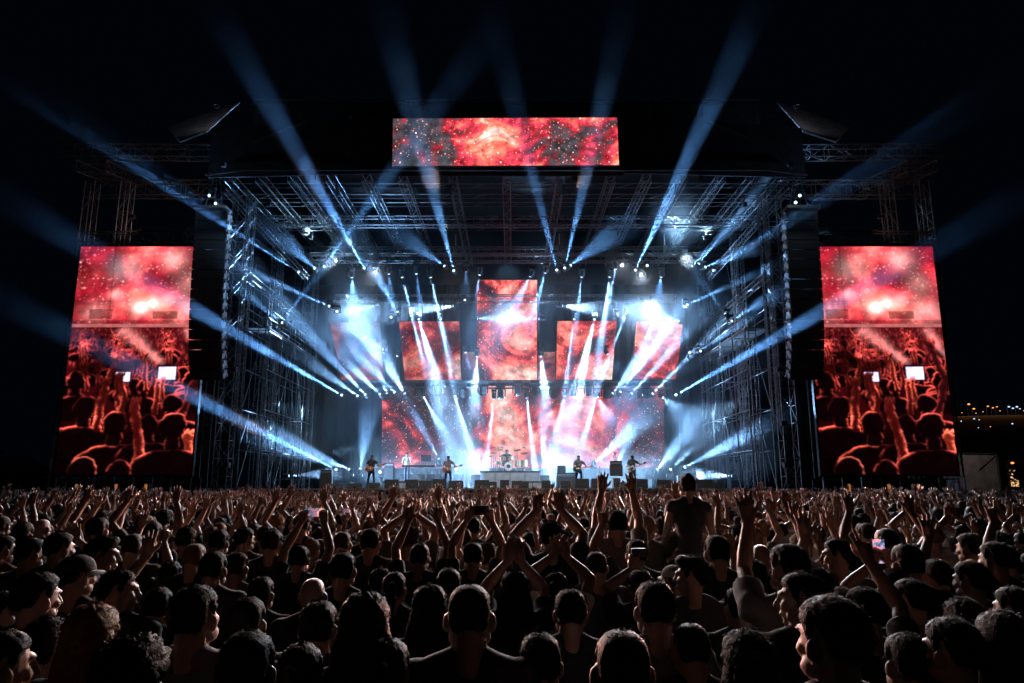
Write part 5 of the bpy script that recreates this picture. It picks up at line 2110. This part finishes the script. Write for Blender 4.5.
def solve(px, ytop, wpx, zmin=1.56, zmax=1.93):
    Y = F * .170 / wpx
    p = at(px, ytop, Y)
    z = min(zmax, max(zmin, p.z))
    if abs(z - p.z) > 1e-4:
        a = at(px, ytop, 1.0)
        sl = a.z - CZ
        if abs(sl) > 1e-4 and (z - CZ) / sl > .8:
            Y = (z - CZ) / sl
        p = at(px, ytop, Y)
    return p, z / 1.755


def arms(px, ytop, wpx, L=None, Rr=None, sty=None, **kw):
    """pose whose wrists are at given pixels; sty = (left style, right style)"""
    p, s = solve(px, ytop, wpx)
    out = dict(kw)
    sty = sty or ('open', 'open')
    for key, t, st_, sg in (('L', L, sty[0], -1), ('R', Rr, sty[1], 1)):
        if t is None:
            continue
        fw = t[2] if len(t) > 2 else .12
        q = at(t[0], t[1], p.y + fw)
        loc = V(((q.x - p.x) / s, fw, q.z / s))
        hd = V((t[3] if len(t) > 3 else sg * .08, .05, 1))
        out[key] = dict(w=loc, pole=V(t[4]) if len(t) > 4 else V((sg, -.3, -.2)), h=hd, style=st_)
        if loc.z > 1.5:
            out['up' + key] = 1
    return out


EXPL = []


def ex(px, ytop, wpx, label, pose='still', hair='short', hc=0, sh=0, skin=1, rz=0., female=False, posed=None, cap=None):
    EXPL.append(dict(px=px, ytop=ytop, w=wpx, label=label, pose=pose, hair=hair, hc=hc, sh=sh, skin=skin, rz=rz, female=female, posed=posed, cap=cap))


CR = R
# front rows
ex(470, 583, 45, 'big close-cropped man with red-lit ears and round neck shirt, centre front', hair='crop', hc=1, sh=2, skin=0)
ex(827, 598, 56, 'very large dark-haired head turned left at bottom right', 'still_turned_left', 'short', 0, 0, 0)
ex(621, 628, 57, 'head of a short-haired man cut by the bottom edge right of centre', hair='crop', hc=1, sh=0)
ex(654, 582, 38, 'man with thick hair and broad grey shoulders right of centre', hair='short', hc=0, sh=3, skin=0)
ex(366, 596, 44, 'long brown-haired person facing the stage left of the cropped man', hair='long', hc=1, sh=0, female=True)
ex(320, 602, 38, 'dark-haired man in black just left of the long brown-haired person', hair='short', hc=0, sh=0)
ex(198, 586, 42, 'tall dark-haired man in a grey shirt at lower left', 'looking_up', 'short', 0, 3, 0)
ex(95, 608, 44, 'fair-haired woman with loose hair at lower left', hair='long', hc=2, sh=0, female=True)
ex(135, 642, 58, 'curly brown-haired woman cut by the bottom edge at lower left', hair='curly', hc=1, sh=0, female=True)
ex(2, 592, 34, 'profile of a person cut by the left edge below the fair-haired woman', 'profile_right', 'short', 0, 5, 0)
ex(250, 632, 52, 'dark round head at the bottom edge left of the brown-haired one', hair='short', hc=0, sh=0)
ex(302, 645, 44, 'small dark-haired head at the bottom edge beside it', hair='tail', hc=0, sh=0, female=True)
ex(515, 573, 27, 'person in black clapping both hands overhead in the centre', hair='long', hc=0, sh=0, skin=0, posed=arms(515, 573, 27, L=(508, 560, .2, .12, (-.8, .5, -.7)), Rr=(520, 560, .2, -.12, (.8, .5, -.7)), pitch=R(5)))
ex(430, 588, 33, 'woman with long dark hair left of the cropped man', hair='long', hc=0, sh=1, female=True)
ex(449, 569, 26, 'dark-haired man just above the cropped man', hair='short', hc=0, sh=0)
ex(551, 522, 21, 'man in a loose black shirt with both arms raised at centre', hair='short', hc=0, sh=0, skin=1, posed=arms(551, 522, 21, L=(537, 510, .2, .05, (-1, .4, -.6)), Rr=(560, 509, .2, -.05, (1, .4, -.6))))
ex(616.5, 511, 18, 'man in a grey shirt stretching both arms straight up', hair='short', hc=0, sh=3, skin=0, posed=arms(616.5, 511, 18, L=(602, 490, .26, .10, (-.5, .6, -.7)), Rr=(632, 491, .26, .0, (.5, .6, -.7))))
ex(596, 551, 23, 'round-headed man with cropped hair below the man stretching up', hair='crop', hc=1, sh=2)
ex(588, 528, 15, 'dark head behind the round-headed cropped man', hair='short', hc=0, sh=3)
ex(690, 558, 27, 'man with a quiff looking left beside a pale capped person', 'profile_left', 'quiff', 0, 2, 0)
ex(672, 566, 20, 'person in a pale cap next to the man with a quiff', 'still_turned_left', 'short', 1, 0, 0, cap=4)
ex(716, 536, 23, 'broad-backed man in black right of the shoulder carrier', hair='short', hc=0, sh=0)
ex(752, 560, 25, 'dark-haired person in navy right of the shoulder carrier', hair='short', hc=0, sh=1, skin=0)
ex(640, 570, 25, 'hooded-looking round head with an arm up holding a camera', hair='short', hc=1, sh=0, posed=arms(640, 570, 25, L=(632, 568, .22, .2, (-1, -.2, -1)), sty=('grip', 'open')))
ex(420, 544, 20, 'man holding both arms high and apart left of centre', hair='short', hc=0, sh=0, posed=arms(420, 544, 20, L=(409, 521, .2, .05, (-1, .3, -.6)), Rr=(438, 521, .2, .0, (1, .3, -.6))))
ex(473, 543, 20, 'person filming with a dark phone held overhead', hair='short', hc=0, sh=0, posed=arms(473, 543, 20, L=(467, 520, .2, .25), Rr=(491, 520, .2, -.25), sty=('grip', 'grip')))
ex(300, 546, 20, 'man filming the stage with a bright phone held in both hands', hair='short', hc=0, sh=0, posed=arms(300, 546, 20, L=(302, 522, .2, .2), Rr=(325, 522, .2, -.2), sty=('grip', 'grip')))
ex(371, 529, 19, 'man in a black shirt with visible shoulders at middle left', hair='short', hc=0, sh=0, skin=0)
ex(343, 531, 18, 'person with a pale nape left of the man in black', hair='crop', hc=1, sh=2, skin=0)
ex(344, 553, 25, 'dark square head above the dark-haired man in black', hair='short', hc=0, sh=0)
ex(314, 576, 28, 'bald man with a red sheen on his head', hair=None, sh=1, skin=0)
ex(273, 530, 19, 'dark head left of the man filming with a bright phone', hair='short', hc=0, sh=0)
ex(312, 540, 17, 'woman with fair hair close to the filming man', hair='bun', hc=2, sh=2, female=True)
ex(262, 577, 26, 'dark-haired man left of the bald man', hair='short', hc=0, sh=0)
ex(249, 598, 36, 'dark head right of the tall man in grey', hair='short', hc=0, sh=2)
ex(196, 543, 22, 'man with pale cropped hair at left', hair='crop', hc=2, sh=0, skin=0)
ex(215, 552, 25, 'dark-haired person right of the pale cropped man', 'still', 'short', 0, 0)
ex(238, 553, 22, 'person in a grey shirt with dark hair left of the phone filmer', hair='short', hc=1, sh=3)
ex(220, 530, 18, 'dark head above the person in grey at left', hair='short', hc=0, sh=0)
ex(246, 528, 17, 'short-haired head next to the dark head at left', 'still_turned_right', 'short', 0, 0, 1)
ex(187, 529, 16, 'dark head between the raised arms at left', hair='curly', hc=0, sh=0)
ex(122, 571, 30, 'man in profile facing right with lit cheek at left', 'profile_right', 'short', 0, 0, 0)
ex(160, 588, 25, 'person raising one bent forearm high at left', hair='short', hc=0, sh=0, skin=0, posed=arms(160, 588, 25, L=(149, 556, .15, -.02, (-.4, -.5, -.5))))
ex(172, 562, 20, 'person lifting a closed hand beside the bent forearm', hair='short', hc=0, sh=0, skin=1, posed=arms(172, 562, 20, L=(165, 541, .14, .0, (1, -.3, -.2)), sty=('fist', 'open')))
ex(80, 556, 29, 'man in a dark baseball cap looking right at left', 'still_turned_right', 'short', 0, 0, 0, cap=0)
ex(41, 573, 36, 'big dark-haired head at far left below the capped man', 'still_turned_right', 'short', 0, 0)
ex(105, 539, 24, 'man with a quiff in profile behind the capped man', 'profile_right', 'quiff', 0, 0, 0)
ex(62, 533, 22, 'person in black looking right at far left', 'still_turned_right', 'short', 0, 0, 1)
ex(33, 538, 22, 'dark-haired person near the left edge', 'still_turned_right', 'short', 0, 2, 0)
ex(5, 536, 20, 'lit profile at the left edge', 'still_turned_right', 'short', 1, 5, 0)
ex(25, 523, 17, 'dark head in the band above the left edge people', hair='short', hc=0, sh=0)
ex(100, 518, 17, 'head above the man with a quiff at left', hair='short', hc=0, sh=0)
ex(7, 632, 50, 'person at the bottom left corner with a bare lit shoulder', 'right_fist', 'short', 0, 0, 0, posed=dict(yaw=R(-40), R=dict(w=(.38, .1, 1.12), pole=(1, -.4, 0), style='relax', h=(0, .3, -1)), sleeve=.05))
ex(691, 534, 17, 'dark-haired person carrying a rider on the shoulders', hair='short', hc=0, sh=0)
ex(814, 568, 30, 'person stretching a bare forearm with open hand above the right crowd', hair='short', hc=0, sh=0, skin=0, posed=arms(814, 568, 30, L=(807, 521, .26, .0, (-.3, .2, -1))))
ex(862, 588, 35, 'person showing two raised fingers with a long bare arm at right', hair='short', hc=0, sh=0, skin=1, posed=arms(862, 588, 35, Rr=(866, 560, .30, -.25, (1, .1, -1)), sty=('open', 'peace')))
ex(786, 545, 32, 'dark-haired man raising a big open hand right of the shoulder rider', hair='short', hc=0, sh=3, skin=1, posed=arms(786, 545, 32, L=(748, 520, .30, -.12, (-.2, .2, -1)), yaw=R(20)))
ex(835, 540, 23, 'man in profile left of the raised bright phone', 'profile_left', 'short', 0, 2, 0)
ex(798, 574, 36, 'man with open mouth looking left above the very large head', 'profile_left', 'short', 0, 0, 0)
ex(905, 545, 27, 'person in black below the raised bright phone', hair='short', hc=0, sh=0)
ex(890, 570, 27, 'person holding up a bright phone with a red stage picture', hair='short', hc=0, sh=0, posed=arms(890, 570, 27, L=(871, 563, .26, .25, (-1, -.2, -.8)), Rr=(889, 565, .26, -.2), sty=('grip', 'grip')))
ex(908, 580, 31, 'dark-haired head facing right of the two raised fingers', 'still_turned_left', 'short', 0, 1, 0)
ex(934, 560, 26, 'person with a spread hand raised at far right', hair='short', hc=0, sh=0, skin=1, posed=arms(934, 560, 26, L=(930, 526, .25, .0, (-.3, .2, -1))))
ex(968, 534, 21, 'man in profile looking left near the right edge', 'still_turned_left', 'short', 0, 0, 1)
ex(992, 543, 24, 'dark-haired person beside the profile near the right edge', 'still_turned_left', 'short', 0, 2, 1)
ex(968, 562, 28, 'dark head in front of the profile near the right edge', 'still_turned_left', 'short', 0, 0, 1)
ex(947, 619, 46, 'large dark head at the bottom right', 'still_turned_left', 'short', 0, 0)
ex(961, 602, 31, 'person with short wavy hair behind the large dark head', hair='curly', hc=1, sh=0)
ex(1000, 616, 46, 'brown-haired woman in the bottom right corner', hair='long', hc=1, sh=0, female=True)
ex(1010, 588, 32, 'person cut by the right edge with lit cheek', 'still_turned_left', 'short', 0, 0, 0)
ex(1003, 546, 22, 'person at the right edge making horns with a raised hand', hair='short', hc=0, sh=0, skin=0, posed=arms(1003, 546, 22, L=(993, 516, .15, -.1, (-1, -.3, -.2)), sty=('horns', 'open')))
ex(840, 588, 24, 'person in a dark cap behind the very large head', hair='short', hc=0, sh=0, cap=2)
ex(738, 588, 30, 'dark head left of the man with open mouth', hair='short', hc=0, sh=0)
ex(570, 590, 33, 'tall man in black below the arms raised at centre', hair='short', hc=0, sh=0)
ex(395, 573, 24, 'dark-haired woman in the middle left rows', hair='tail', hc=0, sh=0, female=True)
ex(540, 634, 44, 'dark round head at the bottom centre', hair='short', hc=0, sh=0)
ex(745, 634, 46, 'dark long-haired head at the bottom right of centre', hair='long', hc=0, sh=0, female=True)
ex(388, 640, 46, 'dark ponytailed head at the bottom left of centre', hair='tail', hc=0, sh=0, female=True)
ex(690, 622, 40, 'dark cropped head at the bottom under the grey shoulders', hair='crop', hc=0, sh=0)
ex(905, 634, 44, 'dark round head at the bottom right between two larger heads', hair='short', hc=0, sh=0)
ex(52, 618, 42, 'dark short-haired head at the bottom left', 'looking_up', 'short', 0, 0)

taken = []
for q in EXPL:
    p, s = solve(q['px'], q['ytop'], q['w'])
    taken.append((p.x, p.y, q['px'], q['ytop'], q['w']))
    key = q['pose'] if q['posed'] is None else 'own%d' % len(taken)
    q['obj'] = person((p.x, p.y - .01, 0), s, key, q['hair'], q['hc'], q['sh'], q['skin'], q['label'], 'people in the crowd', q['rz'], q['female'], q['posed'], q['cap'])
    q['loc'], q['s'] = p, s

# the rider on somebody's shoulders
p = at(686.6, 475, 7.0)
carrier = [q for q in EXPL if 'carrying a rider' in q['label']][0]
cl, cs = carrier['loc'], carrier['s']
rs = .92
ride_z = cs * 1.47 - rs * .87
person((cl.x - .02, cl.y - .03, ride_z), rs * (p.z - ride_z) / (1.755 * rs), 'ride', 'bun', 1, 2, 0, 'person in a sleeveless top riding on shoulders above the crowd', 'people in the crowd', 0, True,
       dict(sit=True, sleeve=.12, L=dict(w=(-.22, .20, .98), pole=(-.4, -1, 0), h=(.1, .3, -1), style='relax'), R=dict(w=(.21, .20, .98), pole=(.4, -1, 0), h=(-.1, .3, -1), style='relax')))
taken.append((cl.x, cl.y, 686, 475, 20))

# --- the rest of the first rows, filled in between
rr = random.Random(31)
POOL = ['still'] * 7 + ['looking_up'] * 4 + ['leaning'] * 2 + ['still_turned_left', 'still_turned_right'] + ['both_up'] * 4 + ['wide_up', 'wide_up', 'right_up', 'left_up', 'left_horns', 'right_up', 'right_up', 'left_up', 'left_up', 'right_fist', 'left_horns', 'clap', 'filming']
auto = []
Y = 3.0
N_IND = 288
cand = []
while Y < 24:
    hw = .70 * Y + .2
    x = CX - hw + rr.uniform(0, .5)
    while x < CX + hw:
        cand.append((Y + rr.uniform(-.22, .22), x + rr.uniform(-.12, .12)))
        x += .60
    Y += .66
cand.sort()
YMAX = 17
for Yc, xc in cand:
    if len(auto) + len(PEOPLE) >= N_IND:
        YMAX = Yc
        break
    z = min(1.86, max(1.52, rr.gauss(1.70, .075)))
    px, py, dep = pix((xc, Yc, z))
    wpx = F * .17 / dep
    bad = False
    for (tx, ty, tpx, tpy, tw) in taken:
        if (tx - xc) ** 2 + (ty - Yc) ** 2 < .40 ** 2:
            bad = True
            break
        if Yc < ty + .1 and abs(px - tpx) < (wpx * 1.35 + tw) * .62 and py < tpy + tw * 1.25:   # would hide somebody singled out
            bad = True
            break
    if bad:
        continue
    taken.append((xc, Yc, px, py, wpx))
    pk = rr.choice(POOL)
    if Yc < 5.0 and pk in ('both_up', 'wide_up', 'right_up', 'left_up', 'clap', 'filming', 'right_fist', 'left_horns'):
        pk = rr.choice(['still', 'looking_up'])
    fem = rr.random() < .36
    hk = rr.choice(['long', 'long', 'tail', 'bun', 'curly'] if fem else ['short', 'short', 'short', 'crop', 'quiff', 'curly', None])
    capc = rr.choice([0, 2, 5]) if (not fem and hk and rr.random() < .12) else None
    auto.append(dict(x=xc, y=Yc, z=z * (.965 if fem else 1), pk=pk, fem=fem, hk=hk, hc=rr.choice([0, 0, 0, 1, 1, 2]), sh=rr.choice([0, 0, 0, 1, 2, 2, 3, 4, 5, 6]), sk=rr.choice([0, 0, 1, 1, 2]), cap=capc, rz=rr.uniform(-.25, .25), px=px))
rows = {}
for a in auto:
    rows.setdefault(int((a['y'] - 2.5) / 1.3), []).append(a)
HK = {'short': 'short {} hair', 'crop': 'cropped {} hair', 'quiff': '{} quiff', 'curly': 'curly {} hair', 'long': 'long {} hair', 'tail': '{} ponytail', 'bun': '{} bun', None: 'bald head'}
for rk, (ri, lst) in enumerate(sorted(rows.items())):
    lst.sort(key=lambda a: a['px'])
    for k, a in enumerate(lst):
        hair = HK[a['hk']].format(HAIRW[a['hc']]) if a['cap'] is None else SHIRTW[a['cap']] + ' cap'
        lab = f"{hair}, {SHIRTW[a['sh']]} shirt, {ARMW[a['pk']]}, {ordinal(k + 1)} from left, crowd row {ORD[rk + 1]}"
        a['obj'] = person((a['x'], a['y'], 0), a['z'] / 1.755, a['pk'], a['hk'], a['hc'], a['sh'], a['sk'], lab, 'people in the crowd', a['rz'], a['fem'], None, a['cap'])


# phones held up
def phone(loc, rz, label, lit=True, landscape=True, pitch=0., bright=1., w=.15, h=.072):
    t = thing('phone', label, 'phone', loc, 'phones held up in the crowd', rz)
    a, c_ = (w, h) if landscape else (h, w)
    b = MB()
    b.box((0, 0, 0), (a, .009, c_))
    b.build('body', M['black'], t)
    b = MB()
    b.box((0, -.0055, 0), (a * .95, .002, c_ * .93))
    if lit:
        k = 'phone_picture_%g' % bright
        m = bpy.data.materials.get(k)
        if m is None:
            m = led_mat(k, 6.6, 14, bright, ramp=[(.36, (.03, .04, .09)), (.46, (.18, .22, .35)), (.53, (.85, .12, .10)), (.60, (.95, .55, .45)), (.68, (.85, .9, 1))])
            m.cycles.emission_sampling = 'NONE'
        b.build('screen', m, t)
    else:
        b.build('screen', M['glassb'], t)
    t.rotation_euler = (pitch, 0, rz)
    return t


for q in EXPL:
    if q['posed'] and 'phone' in q['label']:
        sk = skeleton(variant('own%d' % (EXPL.index(q) + 1), q['female'], q['posed'])[2])
        a, c_ = sk['L'][2], sk['R'][2]
        mid = (a + c_) / 2 * q['s'] + V((q['loc'].x, q['loc'].y, 0)) + V((0, .02, .085 * q['s']))
        port = 'red stage' in q['label']
        phone(mid, 0, 'landscape phone with bright stage picture held by the man at middle left' if 'bright phone held' in q['label'] else ('upright phone glowing red held above the right crowd' if port else 'dark phone held overhead at centre'),
              'dark phone' not in q['label'], not port, 0, 1.9 if port else 1.0, .16, .078)
    if q['posed'] and 'camera' in q['label']:
        sk = skeleton(variant('own%d' % (EXPL.index(q) + 1), q['female'], q['posed'])[2])
        c_ = sk['L'][2] * q['s'] + V((q['loc'].x, q['loc'].y, 0)) + V((.05, .03, .10))
        t = thing('camera', 'small dark camera held up in one hand right of centre', 'camera', c_)
        b = MB()
        b.box((0, 0, 0), (.10, .03, .06))
        b.build('body', M['black'], t)
        b = MB()
        b.cone((.01, .015, 0), (.01, .05, 0), .024, .022, 14, 0)
        b.build('lens', M['glassb'], t)
kph = 0
for a in auto:
    if a['pk'] == 'filming':
        s = a['z'] / 1.755
        kph += 1
        m4 = Matrix.Translation((a['x'], a['y'], 0)) @ Matrix.Rotation(a['rz'], 4, 'Z')
        phone(m4 @ V((0, .32 * s, 1.875 * s)), a['rz'], f'phone held up by the {SHIRTW[a["sh"]]} shirted person, {ordinal(kph)} nearest of such', rr.random() < .7, True, 0, .7)

# --- the deep crowd towards the stage, too many to count
SK2 = [SKINS[0], HAIRS[0], SHIRTS[0], SHIRTS[2], SHIRTS[4], SHIRTS[1], HAIRS[1]]
protos = []
for k, (pk, fem) in enumerate((('still', 0), ('looking_up', 0), ('both_up', 0), ('wide_up', 0), ('right_up', 0), ('left_up', 1), ('clap', 1), ('filming', 0), ('left_horns', 0), ('still', 1), ('right_fist', 0))):
    p = dict(POSES[pk])
    if fem:
        p['w'] = .88
    mb = MB()
    figure(mb, p, 'body', 6, 2)
    nb = len(mb.f)
    figure(mb, p, 'shirt', 6, 2)
    ns = len(mb.f)
    mb.ell(HEADC + V((0, -.024, .032)), (.086, .100, .096), None, 9, 6)
    if fem:
        mb.ell(HEADC + V((0, -.055, -.08)), (.085, .055, .16), None, 8, 5)
    mi = np.zeros(len(mb.f), int)
    mi[nb:ns] = 2
    mi[ns:] = 1
    vv = np.array(mb.v)
    keep = [i for i, f in enumerate(mb.f) if max(vv[j][2] for j in f) > .85]
    protos.append((vv, [mb.f[i] for i in keep], mi[keep], pk))
Vv, Ff, Mm, off = [], [], [], 0
wts = np.array([3, 2, 2.6, 1.6, 2.6, 2.4, 1.6, .7, .8, 1.6, 1.2])
wts /= wts.sum()
Y = YMAX + .35
while Y < 38.2:
    hw = .72 * Y + 1.0
    x = CX - hw + rr.uniform(0, .5)
    while x < CX + hw:
        k = int(rng.choice(len(protos), p=wts))
        vv, ff, mi, pk = protos[k]
        s = min(1.9, max(1.55, rr.gauss(1.71, .075))) / 1.755
        a = rr.uniform(-.3, .3)
        ca, sa = math.cos(a), math.sin(a)
        mir = rr.choice((-1, 1))
        q = vv * np.array([mir * s, s, s * rr.uniform(.985, 1.03)])
        q = np.stack([q[:, 0] * ca - q[:, 1] * sa + x, q[:, 0] * sa + q[:, 1] * ca + Y + rr.uniform(-.2, .2), q[:, 2]], 1)
        Vv.append(q)
        Ff.extend([tuple(j + off for j in f) for f in ff])
        shc, hcc = rr.choice((2, 2, 3, 3, 4, 5)), rr.choice((1, 1, 6))
        m2 = mi.copy()
        m2[mi == 2] = shc
        m2[mi == 1] = hcc
        Mm.append(m2)
        off += len(vv)
        x += rr.uniform(.48, .74)
    Y += .70
cm = bpy.data.meshes.new('crowd')
cm.from_pydata(np.concatenate(Vv).tolist(), [], Ff)
for m in SK2:
    cm.materials.append(m)
cm.polygons.foreach_set('material_index', np.concatenate(Mm).astype(np.int32))
cm.polygons.foreach_set('use_smooth', [True] * len(cm.polygons))
cm.update()
tag(link('crowd', cm), 'deep packed crowd with raised hands reaching back to the stage', 'crowd', None, 'stuff')

# --- the band
def player(px, Y, zt, label, hair, hc, sh, skin, gname, glabel, gm, key, neck, cap=None, rz=0., z0=DECK):
    pose = dict(stance=.05, yaw=R(8), pitch=R(-10), R=dict(w=(.13, .22, 1.02), pole=(1, -.5, 0), h=(-.7, .2, -.3), style='relax', palm=(0, -1, 0)), L=dict(w=(-.36, .25, 1.17 + neck * .3), pole=(-1, -.3, -.6), h=(-.1, .5, .6), style='grip', palm=(0, -1, 0)))
    p = on_deck(px, Y, z0)
    s = zt / 1.755
    person(p, s, key, hair, hc, sh, skin, label, 'band on the stage', math.pi + rz, False, pose, cap)
    # guitar in front of the body, neck rising to the player's left hand
    ang = math.atan2(.12 + neck * .3, .50)
    M4 = Matrix.Translation(p) @ Matrix.Rotation(rz, 4, 'Z') @ Matrix.Translation((-.10 * s, -.17 * s, 1.03 * s)) @ Matrix.Rotation(-ang, 4, 'Y') @ Matrix.Rotation(R(8), 4, 'Z')
    guitar(gname, glabel, M4, gm)


player(371, 42.0, 1.80, 'guitarist in a black shirt and dark jeans at the left of the stage', 'short', 0, 0, 0, 'guitar', 'orange guitar held by the guitarist in black at left', M['wood_orange'], 'p1', .1)
player(448, 42.2, 1.78, 'bass player in a pale grey shirt left of the drums', 'short', 0, 3, 0, 'bass_guitar', 'orange bass held by the player in a pale grey shirt', M['wood_orange'], 'p2', .0)
player(579, 42.0, 1.80, 'guitarist in a grey patterned shirt and jeans right of the drums', 'short', 1, 3, 0, 'guitar', 'dark guitar with a pale neck held right of the drums', M['wood_dark'], 'p3', -.1)
player(633, 42.0, 1.82, 'guitarist in dark shirt and cap at the right of the stage', 'short', 0, 2, 0, 'guitar', 'white guitar with a long pale neck held at right', M['white'], 'p4', .25, 0)
p = on_deck(406.5, 46.5, DECK + .42)
person(p, 1.0, 'keys', 'short', 0, 4, 0, 'keyboard player in a pale shirt on the left platform', 'band on the stage', math.pi, False,
       dict(L=dict(w=(-.2, .34, 1.02), pole=(-1, -.5, -.3), h=(.1, 1, -.2), style='relax', palm=(0, 0, -1)), R=dict(w=(.2, .34, 1.02), pole=(1, -.5, -.3), h=(-.1, 1, -.2), style='relax', palm=(0, 0, -1)), pitch=R(-14), thumb=(0, .2, 1)))
person(dk + V((-.1, .55, -.40)), 1.0, 'drummer', 'curly', 0, 0, 0, 'drummer in black seated behind the drum kit', 'band on the stage', math.pi, False,
       dict(sit=True, L=dict(w=(-.3, .36, 1.22), pole=(-1, -.5, -.3), h=(0, .8, .4), style='grip'), R=dict(w=(.34, .34, 1.38), pole=(1, -.4, -.3), h=(0, .7, .7), style='grip')))
